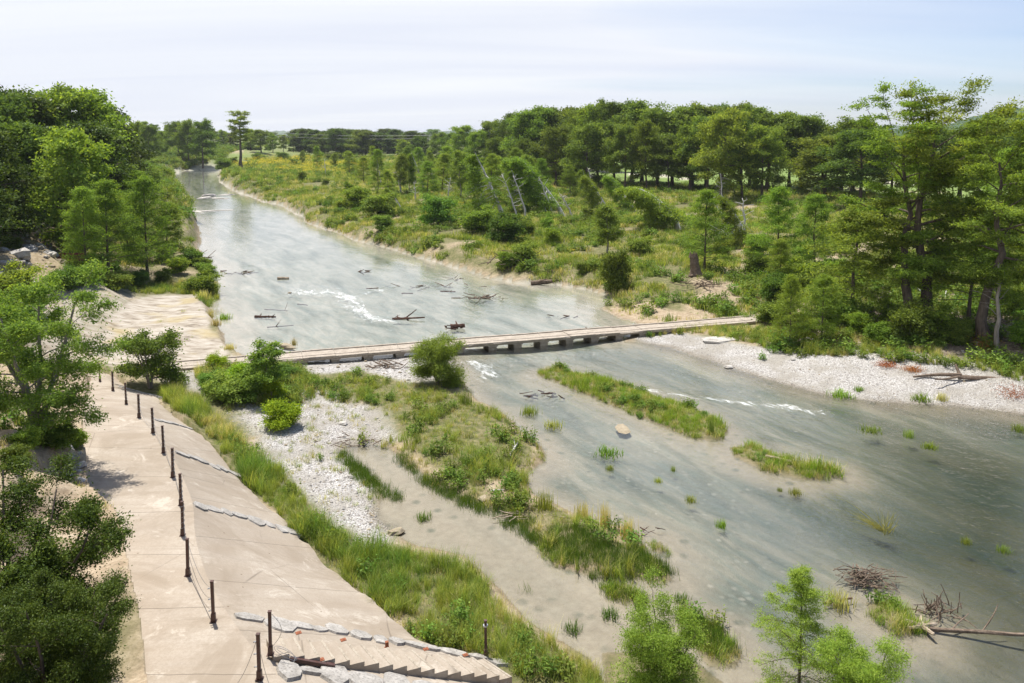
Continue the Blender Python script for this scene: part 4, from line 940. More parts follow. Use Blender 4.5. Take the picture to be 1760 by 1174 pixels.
# left hillside wood
LH = [('rd0', -70, 95, 150), ('rd1', 5, 105, 140), ('rd2', 42, 112, 152), ('rd0', 75, 122, 158), ('gr0', 118, 118, 141), ('gr2', 160, 122, 150), ('rd0', 192, 132, 182), ('rd2', 214, 142, 206), ('rd1', 30, 92, 205), ('rd0', 75, 96, 215), ('rd2', 165, 112, 205), ('rd0', 200, 120, 235),
      ('rd2', -20, 80, 215), ('rd0', 15, 84, 255), ('rd2', 95, 100, 255), ('rd0', 165, 112, 262), ('rd1', 205, 125, 262), ('rd0', 95, 96, 300), ('rd2', -60, 72, 260), ('gr1', -110, 110, 120), ('rd0', 222, 150, 240)]
for i, (k_, px, d, yt) in enumerate(LH): tree(k_, px - 12, d, yt, 'dark leafy tree in the dense wood on the left hillside', 'tree', 'wood on the left hillside', .9)
proto('lm', 'oak_tree', 12, 'bark', 'leaf_lime', plant(155, 11, .28, base=.14, nlimb=26, llen=lambda t: 3.9 * math.sin(PI * min(1, .3 + .62 * t)) ** .8, elev=lambda t: .1 + .95 * t, droop=.3, nsub=7, sublen=.45, clump=.8, flat=.6, per=30, leaf=(.34, .19), lr=.5, wob=.18, up=.6))
tree('lm', 128, 88, 214, 'bright yellow green tree standing out of the dark left hillside wood', 'tree', None, .85)
# cluster of cypresses on the left river bank
CL = [('yc0', 158, 470, 318, 'left tree of the feathery cypress cluster on the left bank'), ('yc1', 196, 472, 305, 'slim cypress in the middle of the left bank cluster'), ('yc2', 264, 474, 298, 'right tree of the cypress cluster, reaching out over the water'),
      ('dc0', 232, 450, 330, 'dark cypress at the back of the left bank cluster'), ('dc1', 300, 448, 345, 'low dark cypress leaning over the water beside the left bank cluster'), ('yc1', 128, 430, 345, 'small pale cypress uphill from the left bank cluster'), ('yc2', 245, 400, 290, 'upright cypress upstream behind the left bank cluster')]
for k_, px, py, yt, lb in CL: treeb(k_, px - 10, py, yt, lb, 'cypress', 'cypress cluster on the left bank', 1.0)
# far banks
for i, (px, d, yt, lb) in enumerate([(240, 345, 207, 'dark far tree at the foot of the left hill, by the bend'), (258, 335, 212, 'bushy far tree beside the meadow at the river bend'), (280, 410, 224, 'low far tree left of the three tall ones at the bend'),
      (308, 402, 207, 'left one of three tall trees on the far meadow, bare straight trunk'), (326, 398, 204, 'middle one of three tall trees on the far meadow'), (349, 392, 203, 'right one of three tall trees on the far meadow, forked trunk')]):
    tree('gr%d' % (i % 4), px, d, yt, lb, 'tree', None, .8)
for i, (px, d, yt) in enumerate([(385, 520, 222), (402, 500, 226), (432, 480, 221), (450, 470, 222), (470, 490, 228), (372, 560, 224), (488, 520, 231), (505, 540, 232), (518, 560, 228), (268, 560, 212), (290, 580, 214), (315, 600, 216), (340, 620, 218), (365, 640, 219), (250, 520, 208)]):
    tree('gr%d' % (i % 4), px, d, yt, 'distant dark tree on the slope beyond the river bend', 'tree', 'distant trees beyond the bend', .95)
for i in range(26):
    px = 525 + i * 7.6 + random.uniform(-3, 3); tree('rd%d' % (i % 3), px, 560 + random.uniform(-60, 130), 221 + random.uniform(-2, 8) + (i > 20) * 4, 'dark tree in the distant tree belt along the horizon', 'tree', 'distant tree belt', 1.5)
for i in range(46):
    px = -150 + i * 48 + random.uniform(-18, 18); tree('rd%d' % (i % 3), px, 820 + random.uniform(-80, 260), 222 + random.uniform(-2, 9), 'tiny far tree on the horizon behind all nearer woods', 'tree', 'horizon trees', 1.9)
# lone tall cypress at the bend
proto('lone', 'cypress_tree', 25, 'bark', 'leaf_cyp', plant(131, 25, .75, base=.5, nlimb=20, llen=lambda t: 5.0 - 2.2 * abs(t - .5), elev=lambda t: .15 + .5 * t, droop=.1, nsub=6, sublen=.4, clump=1.2, flat=.35, per=30, leaf=(.55, .25), lr=.4, crook=.03, wob=.25, up=.9))
tree('lone', 414, 355, 189, 'tall lone cypress with sparse tiered crown at the river bend', 'cypress', None, 1.05, .6)
# flood plain of the right bank
FP = [(650, 330, 255), (690, 335, 262), (668, 345, 290), (702, 330, 268), (735, 340, 275), (600, 300, 258), (625, 315, 268), (545, 290, 250), (575, 292, 262), (760, 330, 262), (790, 340, 255), (815, 345, 275), (845, 352, 262), (770, 310, 250), (720, 300, 252), (520, 285, 258), (850, 330, 268), (905, 350, 262),
      (930, 345, 270), (885, 340, 252), (980, 335, 282), (640, 290, 250), (700, 295, 250), (740, 305, 258)]
for i, (px, py, yt) in enumerate(FP): treeb(('yc0', 'sl0', 'dc0', 'sl1', 'yc1', 'dc1', 'yc2')[i % 7], px, py, yt, '%s young tree scattered over the flood plain' % ('feathery', 'slender open', 'dark narrow', 'thin pale stemmed', 'pale feathery', 'dark spreading', 'light green')[i % 7], 'tree', 'young trees of the flood plain', .95)
BT = [('bn0', 868, 382, 262, 'first leaning pale trunk on the flood plain, nearly bare at the top'), ('bn0', 905, 372, 292, 'short leaning pale trunk between two longer ones'), ('bn1', 938, 365, 270, 'leaning cypress with foliage combed over its pale trunk'), ('bn1', 968, 372, 268, 'leaning white trunk with a broken top beside the dense grove'),
      ('bn1', 1052, 378, 300, 'cypress bent in an arch, drooping foliage over the grass'), ('bn2', 1168, 396, 318, 'bent dark cypress with drooping foliage, left of the pale green young one'), ('bn1', 1090, 362, 300, 'bent cypress between two arched ones near the lawn'), ('bn1', 690, 360, 322, 'low bent dark tree near the river on the flood plain'),
      ('bn0', 730, 330, 262, 'far leaning trunk amid the young trees'), ('bn0', 820, 330, 258, 'leaning trunk in front of the far end of the grove'), ('bn1', 1290, 420, 335, 'bent cypress beside the sandy track'), ('bn0', 1020, 352, 290, 'bent cypress in the row before the lawn grove')]
for i, (k_, px, py, yt, lb) in enumerate(BT): treeb(k_, px, py, yt, lb, 'leaning tree', 'flood bent trees on the right bank', 1.0, (.15, -.2, .3, 0, -.1, .2)[i % 6])
DT = [(905, 378, 7.5, 2.2, 'bare leaning trunk just right of the first dead trunk on the flood plain'), (950, 372, 7, 2.6, 'pale leaning dead trunk between two leafy bent cypresses'), (985, 376, 4.5, 2.4, 'short pale trunk bowed low over the flood plain grass'), (1135, 392, 5, 3.0, 'pale dead trunk leaning beside the bent dark cypress'), (1020, 345, 7, 1.2, 'pale bare trunk standing in front of the grove, right of the leaning ones'), (842, 340, 6.5, 1.6, 'pale leaning snag in front of the far end of the grove'), (690, 335, 6, 1.4, 'pale leaning snag among slender trees of the flood plain'), (890, 384, 8.0, 2.6, 'bleached dead trunk leaning left in front of the flood bent trees'), (1262, 408, 5.5, 3.5, 'white dead trunk leaning left, beside the pale green young cypress'), (1280, 400, 5, .4, 'white upright snag near the sandy track'), (655, 318, 7, 1.0, 'far white snag at the middle of the flood plain'),
      (745, 322, 6, .8, 'white snag before the tree belt, left of the grove'), (770, 345, 5, -.6, 'thin white snag leaning right among slender trees'), (435 + 280, 345, 4, .5, 'short white snag beside the river flood plain trees'), (1240, 350, 6, .2, 'thin bare trunk standing in front of the lawn'), (560, 302, 6, .4, 'thin far snag near the yellow flowers')]
for i, (px, py, h, ln, lb) in enumerate(DT): put_dead(px, py, h, ln, lb, 400 + i)
# shrubs of the flood plain and banks
SH = [(520, 312, 292), (545, 330, 300), (615, 358, 318), (650, 372, 330), (700, 372, 340), (730, 380, 345), (752, 388, 328), (775, 400, 360), (800, 410, 366), (820, 402, 350), (760, 420, 385), (845, 430, 385), (870, 420, 360), (890, 432, 370), (835, 445, 410), (870, 460, 430), (900, 450, 415), (930, 440, 400), (660, 395, 365), (620, 380, 352),
      (715, 412, 390), (590, 362, 340), (570, 345, 326), (905, 405, 375), (950, 420, 390), (985, 440, 410), (1015, 405, 372), (1100, 440, 405), (1130, 420, 392), (1150, 465, 440), (1000, 470, 448), (960, 465, 440), (1105, 470, 450), (1240, 440, 405), (1270, 490, 462), (1080, 390, 360), (1010, 380, 355), (940, 395, 372), (780, 375, 345), (830, 375, 350),
      (690, 350, 330), (640, 345, 325), (480, 312, 300), (460, 290, 280), (600, 330, 310), (560, 318, 305), (740, 355, 335), (1120, 395, 365), (1300, 440, 400), (1320, 430, 380), (480, 290, 278), (505, 285, 272), (535, 280, 268), (570, 282, 270), (610, 285, 272), (655, 282, 268), (700, 282, 270), (740, 290, 272), (790, 300, 280)]
for i, (px, py, yt) in enumerate([q for k, q in enumerate(SH) if k % 3 == 0 or k % 7 == 2]): treeb('sh%d' % ((i * 3) % 5), px, py, yt, '%s shrub scattered over the right bank flood plain' % ('broad leaved', 'olive weedy', 'fine leaved', 'light green', 'feathery')[(i * 3) % 5 if (i * 3) % 5 in (0,) else {1: 3, 2: 4, 3: 2, 4: 1}[(i * 3) % 5]], 'shrub', 'shrubs of the right bank flood plain', 1.15)
for i, (px, py, yt) in enumerate([(385, 292, 268), (262, 288, 272), (300, 283, 270), (320, 288, 276), (350, 280, 268), (400, 283, 268), (440, 275, 262), (285, 300, 288), (245, 300, 284)]):
    treeb('sh%d' % (i % 5), px, py, yt, 'round far bush on the banks near the river bend', 'bush', 'bushes at the river bend', 1.3)
o = treeb('sl0', 1042, 440, 350, 'dark leafy small tree standing alone in the grass of the right bank', 'tree', None, 1.35)
o = treeb('sh0', 1055, 502, 420, 'dense upright bush on the right bank just above the water', 'bush', None, .8)
LS = [(20, 430, 405), (45, 395, 372), (5, 405, 385), (150, 490, 455), (200, 500, 465), (330, 455, 425), (350, 465, 440), (345, 505, 465), (305, 470, 440), (240, 492, 462), (280, 488, 460), (355, 478, 450), (20, 520, 450), (60, 540, 490), (10, 600, 520), (110, 500, 455), (170, 400, 350), (100, 372, 310), (215, 365, 318), (240, 335, 290), (262, 325, 292), (230, 312, 285)]
for i, (px, py, yt) in enumerate(LS): treeb('sh%d' % (i % 5), px, py, yt, 'leafy bush on the left bank between the wood and the water', 'bush', 'bushes along the left bank', 1.25)
# ------------------------------------------------------------------ plants close by
a = plant(201, 7.0, .14, base=.16, nlimb=48, stems=4, llen=lambda t: 2.1 * (1.15 - .6 * t), elev=lambda t: .25 + .6 * t, droop=.35, nsub=7, sublen=.42, clump=.36, flat=.75, per=56, leaf=(.12, .05), lr=.4, crook=.05, wob=.2, up=.5, az0=None)
x, y, z = G(72, 772, 4.2)[0], G(72, 772, 4.2)[1], 0; z = Hz(x, y)
o = make('ash_tree', a[0], a[1], 'greybark', 'leaf_ash', (x, y, z - .1), .4, (htop(y, 452) - z) / hmax(a)); tag(o, 'large light green tree with bare grey branches left of the walkway', 'tree')
a = plant(202, 3.6, .07, base=.15, nlimb=40, stems=6, llen=lambda t: 1.3 * (1.1 - .5 * t), elev=lambda t: .2 + .6 * t, droop=.3, nsub=5, sublen=.5, clump=.32, flat=.8, per=30, leaf=(.13, .07), lr=.5, up=.45)
x, y, z = GT(258, 668); o = make('bush', a[0], a[1], 'greybark', 'leaf_broad', (x, y, z), .8, (htop(y, 568) - z) / hmax(a)); tag(o, 'dark bush with a bare pale stem beside the end of the walkway', 'bush')
t = np.linspace(0, 1, 9); path = np.column_stack([.55 * (1 - t) ** 2 * 1.0 - .55, 0 * t, 3.7 * t])
a = plant(203, 3.7, .075, path=path + np.array([0, 0, 0]) - path[0], base=.42, nlimb=18, llen=lambda t: 1.15 * (1.1 - .55 * t), elev=lambda t: .35 + .5 * t, droop=.25, nsub=4, sublen=.45, clump=.30, flat=.7, per=26, leaf=(.16, .085), lr=.4, up=.5)
x, y, z = GT(472, 694); o = make('sapling', a[0], a[1], 'greybark', 'leaf_ash', (x, y, z), 0, (htop(y, 588) - z) / hmax(a)); tag(o, 'young leafy tree with a curved pale stem on the gravel bar', 'sapling')
proto('lime', 'shrub', 1.7, 'bark', 'leaf_vivid', plant(204, 1.3, .03, base=.05, nlimb=48, stems=12, llen=lambda t: .62, elev=lambda t: .3 + .6 * t, droop=.2, nsub=4, sublen=.5, clump=.27, flat=.85, per=34, leaf=(.11, .05), lr=.5, up=.6))
treeb('lime', 487, 735, 694, 'rounded bright lime green shrub on the pale gravel', 'shrub', None, 1.35)
for i, (px, py, yt, w_, lb) in enumerate([(405, 668, 628, 1.3, 'lime tinged shrub at the foot of the young curved tree'), (435, 690, 640, 1.2, 'leafy shrub in front of the bushy patch below the bridge'), (470, 690, 650, .9, 'bright shrub hugging the stem of the curved young tree'), (375, 640, 610, 1.0, 'yellowish small shrub close to the left end of the bridge')]):
    treeb(('lime', 'sh1', 'lime', 'lime')[i], px, py, yt, lb, 'shrub', None, w_)
for i, (px, py, yt) in enumerate([(365, 670, 640), (395, 690, 650), (420, 660, 628), (450, 672, 638), (490, 655, 632)]): treeb('sh1' if i % 2 else 'sh4', px, py, yt, 'green bush in the thick patch between the bridge and gravel bar', 'shrub', 'bushes below the left part of the bridge', 1.3)
a = plant(205, 2.9, .035, base=.02, nlimb=72, stems=12, llen=lambda t: 1.3 * (1.1 - .6 * t), elev=lambda t: .12 + .9 * t, droop=.25, nsub=6, sublen=.5, clump=.34, flat=.9, per=34, leaf=(.15, .03), lr=.5, up=.4)
x, y, z = GT(752, 662); o = make('willow_bush', a[0], a[1], 'bark', 'leaf_willow', (x, y, z), .3, (htop(y, 580) - z) / hmax(a)); tag(o, 'rounded yellow green willow bush in front of the bridge', 'bush')
a = plant(206, 5.6, .075, base=.1, nlimb=44, llen=lambda t: 2.0 * (1 - t) ** .8 + .3, elev=lambda t: .35 + .45 * t, droop=.35, nsub=7, sublen=.4, clump=.24, flat=.45, per=44, leaf=(.085, .022), lr=.3, crook=.02, up=.7)
x, y = W(1402, 21.5); o = make('young_cypress', a[0], a[1], 'bark', 'leaf_lime', (x, y, .1), .5, (htop(21.5, 1008) - .1) / hmax(a)); tag(o, 'bright young cypress with its top showing at the bottom edge', 'cypress')
a = plant(207, 3.4, .06, base=.08, nlimb=60, stems=5, llen=lambda t: 1.1 * (1.1 - .6 * t), elev=lambda t: .4 + .5 * t, droop=.3, nsub=6, sublen=.5, clump=.26, flat=.7, per=46, leaf=(.09, .022), lr=.4, up=.7)
x, y = W(1145, 21); o = make('young_cypress', a[0], a[1], 'bark', 'leaf_lime', (x, y, .15), .5, (htop(21, 1062) - .15) / hmax(a)); tag(o, 'dense rounded young cypress cut by the bottom edge, left of the pointed one', 'cypress')
x, y = W(1520, 20); o = make('young_cypress', a[0], a[1], 'bark', 'leaf_lime', (x, y, .1), 2.5, htop(20, 1130) / hmax(a)); tag(o, 'low spreading light cypress at the bottom edge, right of the pointed one', 'cypress')
a = plant(208, 6.5, .12, base=.08, nlimb=110, stems=9, llen=lambda t: 1.7 * (1.15 - .6 * t), elev=lambda t: .15 + .7 * t, droop=.35, nsub=8, sublen=.45, clump=.27, flat=.85, per=70, leaf=(.076, .042), lr=.4, up=.4, crook=.05)
x, y = W(15, 14.5); z = Hz(x, y); o = make('oak_bush', a[0], a[1], 'bark', 'leaf_oak', (x - .5, y, z - .2), .9, (htop(14.5, 830) - z) / hmax(a)); tag(o, 'big dark evergreen oak filling the lower left corner', 'oak')
x, y = W(45, 12.2); z = Hz(x, y); o = make('oak_bush', a[0], a[1], 'bark', 'leaf_oak', (x, y, z - .3), 2.9, (htop(12.2, 985) - z) / hmax(a)); tag(o, 'lower dark oak reaching toward the pavement at bottom left', 'oak')
for i, (px, py, yt, lb) in enumerate([(25, 800, 770, 'small bush on the soil slope under the large left tree'), (100, 770, 730, 'leafy shoots at the foot of the large left tree'), (45, 770, 740, 'low bush left of the foot of the large left tree'), (130, 770, 745, 'low leafy shrub at the pavement edge by the large left tree')]): treeb('sh%d' % (i % 4), px, py, yt, lb, 'bush', None, 1.3)

for i in range(22):
    px = 330 + i * 17 + random.uniform(-8, 8); d = random.uniform(430, 640); x, y, z = at_d(px, d)
    put('sh%d' % (i % 5), (x, y, z - .2), random.uniform(2.5, 6), 'small far bush dotted on the meadow before the distant tree belt', 'bush', 'bushes on the far meadow', None, 1.5)
# ------------------------------------------------------------------ grass, weeds and stones nobody could count
def tuft(seed, n, h, w, spread, lean=.5, mat='grass', seg=3, droop=.35):
    r = np.random.default_rng(seed); mb = MB()
    for i in range(n):
        az = r.uniform(0, 2 * PI); b = np.array([r.normal(0, spread), r.normal(0, spread), -.03]); hh = h * r.uniform(.55, 1.15); ln = lean * r.uniform(.1, 1.0); t = np.linspace(0, 1, seg + 1)
        d = np.array([math.cos(az), math.sin(az), 0]); sd = np.array([-d[1], d[0], 0])
        c = b + d * (hh * ln * t[:, None] ** 1.7) + np.array([0, 0, 1.0]) * (hh * (t - droop * ln * t ** 2.5))[:, None]
        ww = w * r.uniform(.7, 1.3) * (1 - t * .85)
        v = np.stack([c - sd * ww[:, None] / 2, c + sd * ww[:, None] / 2], 1).reshape(-1, 3)
        k = np.arange(seg) * 2
        mb.add(v, np.stack([k, k + 1, k + 3, k + 2], 1), None, np.clip(r.uniform(.1, .75) + np.repeat(t, 2) * .2, 0, 1))
    me = mb.mesh('tuft_mesh', M[mat]); return me
def weedm(seed, n, h, w, leaf, mat='weed', flowers=0):
    r = np.random.default_rng(seed); mb = MB()
    for i in range(n):
        a = r.uniform(0, 2 * PI); ln = r.uniform(.05, .45); hh = h * r.uniform(.6, 1.1); b = np.array([r.normal(0, w * .35), r.normal(0, w * .35), 0]); tip = b + np.array([math.cos(a) * ln * hh, math.sin(a) * ln * hh, hh])
        mb.tube(np.array([b - [0, 0, .05], (b + tip) / 2 + [0, 0, .04], tip]), [.008, .006, .003], 3, tint=.3)
        m = 9; tt = r.uniform(.15, 1, m)[:, None]; c = b + (tip - b) * tt + r.normal(0, leaf[0] * .5, (m, 3)); ax = r.normal(0, 1, (m, 3)) * [1, 1, .5]; nr = r.normal(0, .5, (m, 3)) + [0, 0, .8]
        mb.leaves(c, ax, nr, leaf[0] * r.uniform(.6, 1.3, m), leaf[1] * r.uniform(.7, 1.2, m), np.clip(r.uniform(.1, .7) + r.uniform(0, .3, m), 0, 1))
    return mb.mesh('weed_mesh', M[mat])
def flowerm(seed, n, h, w):
    r = np.random.default_rng(seed); mb = MB(); c = np.column_stack([r.normal(0, w, n), r.normal(0, w, n), h * r.uniform(.75, 1.1, n)])
    mb.leaves(c, r.normal(0, 1, (n, 3)) * [1, 1, .2], r.normal(0, .4, (n, 3)) + [0, 0, 1], .09, .08, r.uniform(0, 1, n)); return mb.mesh('flower_mesh', M['flower'])
def rockm(seed, mat='stone'):
    r = np.random.default_rng(seed); mb = MB(); k = 7; an = np.linspace(0, 2 * PI, k, endpoint=False); v = []
    for z, rr in ((-.3, .8), (.05, 1.0), (.38, .72)): v += [[math.cos(a) * rr * r.uniform(.75, 1.15), math.sin(a) * rr * r.uniform(.75, 1.15) * .75, z * r.uniform(.8, 1.2)] for a in an]
    v.append([0, 0, .47]); f4 = [[b * k + j, b * k + (j + 1) % k, (b + 1) * k + (j + 1) % k, (b + 1) * k + j] for b in (0, 1) for j in range(k)]; mb.add(v, f4, [[2 * k + j, 2 * k + (j + 1) % k, 3 * k] for j in range(k)]); return mb.mesh('stone_mesh', M[mat])
def src(me):
    return bpy.data.objects.new('scatter_source', me)
def scatter(name, label, pts, sizes, variants, idx=None, flat=1.0, tilt=.12, cat='grass'):
    """points of a mesh, a plant model set on each: one countless cover"""
    n = len(pts); me = bpy.data.meshes.new(name); me.vertices.add(n); me.vertices.foreach_set('co', np.asarray(pts, np.float32).ravel())
    r = np.random.default_rng(n)
    a = me.attributes.new('sc', 'FLOAT', 'POINT'); a.data.foreach_set('value', np.asarray(sizes, np.float32))
    a = me.attributes.new('rot', 'FLOAT_VECTOR', 'POINT'); a.data.foreach_set('vector', np.column_stack([r.normal(0, tilt, n), r.normal(0, tilt, n), r.uniform(0, 6.28, n)]).astype(np.float32).ravel())
    a = me.attributes.new('idx', 'INT', 'POINT'); a.data.foreach_set('value', (r.integers(0, len(variants), n) if idx is None else np.asarray(idx)).astype(np.int32))
    o = link(name, me); tag(o, label, cat, None, 'stuff')
    ng = bpy.data.node_groups.new(name + '_nodes', 'GeometryNodeTree'); ng.interface.new_socket('Geometry', in_out='INPUT', socket_type='NodeSocketGeometry'); ng.interface.new_socket('Geometry', in_out='OUTPUT', socket_type='NodeSocketGeometry')
    N = ng.nodes.new; L = ng.links.new; gi = N('NodeGroupInput'); go = N('NodeGroupOutput'); ip = N('GeometryNodeInstanceOnPoints'); j = N('GeometryNodeJoinGeometry')
    for v in reversed(variants):
        oi = N('GeometryNodeObjectInfo'); oi.inputs['Object'].default_value = v; oi.inputs['As Instance'].default_value = True; L(oi.outputs['Geometry'], j.inputs[0])
    def na(nm, typ):
        x = N('GeometryNodeInputNamedAttribute'); x.data_type = typ; x.inputs['Name'].default_value = nm; return [q for q in x.outputs if q.enabled][0]
    L(gi.outputs[0], ip.inputs['Points']); L(j.outputs[0], ip.inputs['Instance']); ip.inputs['Pick Instance'].default_value = True
    L(na('idx', 'INT'), ip.inputs['Instance Index']); er = N('FunctionNodeEulerToRotation'); L(na('rot', 'FLOAT_VECTOR'), er.inputs[0]); L(er.outputs[0], ip.inputs['Rotation'])
    cx = N('ShaderNodeCombineXYZ'); sc_ = na('sc', 'FLOAT'); L(sc_, cx.inputs[0]); L(sc_, cx.inputs[1]); L(sc_, cx.inputs[2]); L(cx.outputs[0], ip.inputs['Scale']); L(ip.outputs[0], go.inputs[0])
    md = o.modifiers.new('scatter', 'NODES'); md.node_group = ng
    return o
DRYT = src(tuft(525, 30, .42, .018, .15, .8, 'grass_dry', 2))
TALL = [src(tuft(500 + i, 34, .95, .022, .13, .75, ('grass', 'grass', 'grass_dry', 'weed')[i])) for i in range(4)]
SHORT = [src(tuft(510 + i, 26, .34, .02, .16, .8, ('grass', 'grass_dry', 'grass')[i], 2)) for i in range(3)]
WET = [src(tuft(520 + i, 34, .5, .02, .15, .7, ('grass_wet', 'grass', 'grass_wet')[i], 2)) for i in range(3)]
RUSH = [src(tuft(530 + i, 34, .42, .014, .16, .25, 'reed', 2, .1)) for i in range(2)]
WEED = [src(weedm(540 + i, 16, .6, .5, (.13, .07), ('weed', 'leaf_broad', 'weed')[i])) for i in range(3)]
MEAD = [src(tuft(550 + i, 26, .7, .05, .32, .7, ('grass', 'grass_dry', 'grass', 'weed')[i], 2)) for i in range(4)]
BIGW = [src(weedm(560 + i, 18, .8, .8, (.24, .13), ('weed', 'leaf_broad')[i])) for i in range(2)]
FLW = [src(flowerm(570, 26, .75, .35))]
def sample(poly, dens, cond=None, seed=0, margin=0.0, clumpy=0.0, cs=2.2):
    P = np.array(poly); lo, hi = P.min(0), P.max(0); r = np.random.default_rng(seed); n = int((hi[0] - lo[0]) * (hi[1] - lo[1]) * dens)
    x = r.uniform(lo[0], hi[0], n); y = r.uniform(lo[1], hi[1], n); k = polysd(poly, x, y) > margin + fbm(x / 1.2, y / 1.2, 2, 6) * .8
    if clumpy: k &= fbm(x / cs, y / cs, 3, seed + 50) + .12 > (clumpy - .5) * .6 * r.uniform(.6, 1.2, n)
    x, y = x[k], y[k]; z = glook(GZ, x, y); w = glook(WSD, x, y); c = glook(CSD, x, y)
    k = (c < -.12)
    if cond is not None: k &= cond(x, y, z, w)
    return np.column_stack([x[k], y[k], z[k]])
dry = lambda x, y, z, w: w < .1
def sz(n, a, b, seed=0): return np.random.default_rng(seed + n).uniform(a, b, n)
FOOT = GP([(272, 668), (310, 668), (350, 705), (395, 735), (430, 780), (480, 800), (525, 850), (560, 905), (640, 935), (700, 945), (800, 965), (858, 1012), (900, 1062), (960, 1100), (1012, 1130), (1050, 1174), (1130, 1450), (900, 1500), (890, 1174), (838, 1128), (758, 1110), (690, 1075), (600, 1008), (530, 936), (470, 878), (400, 803), (340, 740), (300, 708)], .6)
BAR = GP([(545, 660), (600, 640), (690, 655), (800, 680), (862, 708), (902, 745), (938, 770), (944, 793), (902, 822), (925, 850), (1000, 885), (1085, 905), (1105, 930), (1150, 980), (1158, 1000), (1020, 990), (950, 968), (880, 884), (760, 838), (690, 795), (655, 760), (690, 740), (650, 700), (560, 690)], .3)
PATCH = GP([(335, 640), (380, 628), (500, 632), (545, 650), (540, 680), (480, 705), (430, 690), (360, 690)], .5)
pA = sample(FOOT, 26, dry, 1, 0, .48, 1.6); pB = sample(BAR, 17, dry, 2, 0, .95, 1.5); pP = sample(PATCH, 12, dry, 3, 0, .5)
STRIP = GP([(1110, 566), (1200, 562), (1240, 575), (1300, 585), (1330, 600), (1420, 612), (1500, 618), (1600, 634), (1700, 645), (1790, 670), (1800, 650), (1700, 620), (1600, 608), (1500, 590), (1400, 570), (1300, 560), (1200, 552)], .8)
pS = sample(STRIP, 11, dry, 4, 0, .5)
LBK = GP([(205, 500), (250, 488), (330, 478), (372, 470), (375, 500), (350, 520), (330, 498), (260, 503)], .8); pL = sample(LBK, 8, None, 5)
SLABG = GP([(200, 590), (330, 510), (370, 545), (410, 610), (300, 640)], .9); pSl = sample(SLABG, 1.2, dry, 6, 0, .95)
tp = np.vstack([pA, pB, pP, pS, pL]); ts = np.concatenate([sz(len(pA), .4, .95) * np.clip(1 + 1.8 * fbm(pA[:, 0] / 2, pA[:, 1] / 2, 2, 91), .5, 1.5), sz(len(pB), .25, .75) * np.clip(1 + 2.2 * fbm(pB[:, 0] / 2, pB[:, 1] / 2, 2, 90), .5, 1.7), sz(len(pP), .5, 1.0), sz(len(pS), .35, .75), sz(len(pL), .4, .8)])
rr = np.random.default_rng(3); cl = fbm(tp[:, 0] / 2.5, tp[:, 1] / 2.5, 3, 88); ti = np.where(cl > .16, 3, np.where(cl > -.07, rr.integers(0, 2, len(tp)), np.where(rr.uniform(0, 1, len(tp)) < .5, 2, 1)))
_b = slice(len(pA), len(pA) + len(pB)); ti[_b] = np.where((ti[_b] == 2) & (rr.uniform(0, 1, len(pB)) < .75), rr.integers(0, 2, len(pB)), ti[_b])
scatter('tall_grass', 'tall green river grass along the concrete slope, the gravel bar and the banks', tp, ts, TALL, ti)
pw = np.vstack([sample(GRAV_L, .5, dry, 10, 0, .8), sample(FOOT, 1.6, dry, 11, 0, .8), sample(BAR, 1.8, dry, 12, 0, .8), sample(PATCH, 5, dry, 13), sample(STRIP, 2.5, dry, 14, 0, .6)])
scatter('leafy_weeds', 'leafy weeds mixed into the tall grass of bars and banks', pw, sz(len(pw), .5, 1.15), WEED, cat='weeds')
pi = np.vstack([sample(i_, 30, lambda x, y, z, w: w < .25, 20 + k) for k, i_ in enumerate(ISLES[:5])] + [sample(ISLES[7], 26, lambda x, y, z, w: w < .3, 27)])
scatter('island_grass', 'bright short grass covering the low islands in the river', pi, sz(len(pi), .3, 1.0) * np.clip(1 + 2 * fbm(pi[:, 0] / 1.5, pi[:, 1] / 1.5, 2, 92), .4, 1.6), WET + [DRYT, WEED[0]], np.where(fbm(pi[:, 0] / 1.2, pi[:, 1] / 1.2, 3, 93) > .14, np.random.default_rng(9).integers(3, 5, len(pi)), np.random.default_rng(10).integers(0, 4, len(pi))))
RUSHES = [GP(p) for p in ([(590, 775), (615, 800), (640, 825), (690, 850), (688, 862), (640, 850), (605, 815), (582, 790)], [(668, 772), (700, 795), (760, 835), (830, 868), (880, 885), (915, 900), (910, 925), (860, 895), (790, 870), (720, 825)], [(908, 925), (960, 918), (1040, 940), (1100, 950), (1160, 985), (1155, 1000), (1080, 1000), (1010, 985), (950, 965)],
     [(1160, 1055), (1205, 1062), (1240, 1085), (1268, 1120), (1250, 1146), (1200, 1120)], [(1030, 1005), (1075, 1012), (1112, 1030), (1075, 1040), (1045, 1028)])]
pr = np.vstack([sample(q, 34, lambda x, y, z, w: z > -.4, 30 + k) for k, q in enumerate(RUSHES)] + [sample(GP([(800, 980), (960, 1060), (1060, 1130), (1000, 1120), (900, 1060)]), 4, None, 39, 0, .8), sample(GP([(700, 900), (900, 960), (1000, 1060), (850, 1000)]), .8, None, 40, 0, .9)])
scatter('water_rushes', 'dark green rushes standing in the shallow pool beside the gravel bar', pr, sz(len(pr), .5, 1.1), RUSH, cat='rushes')
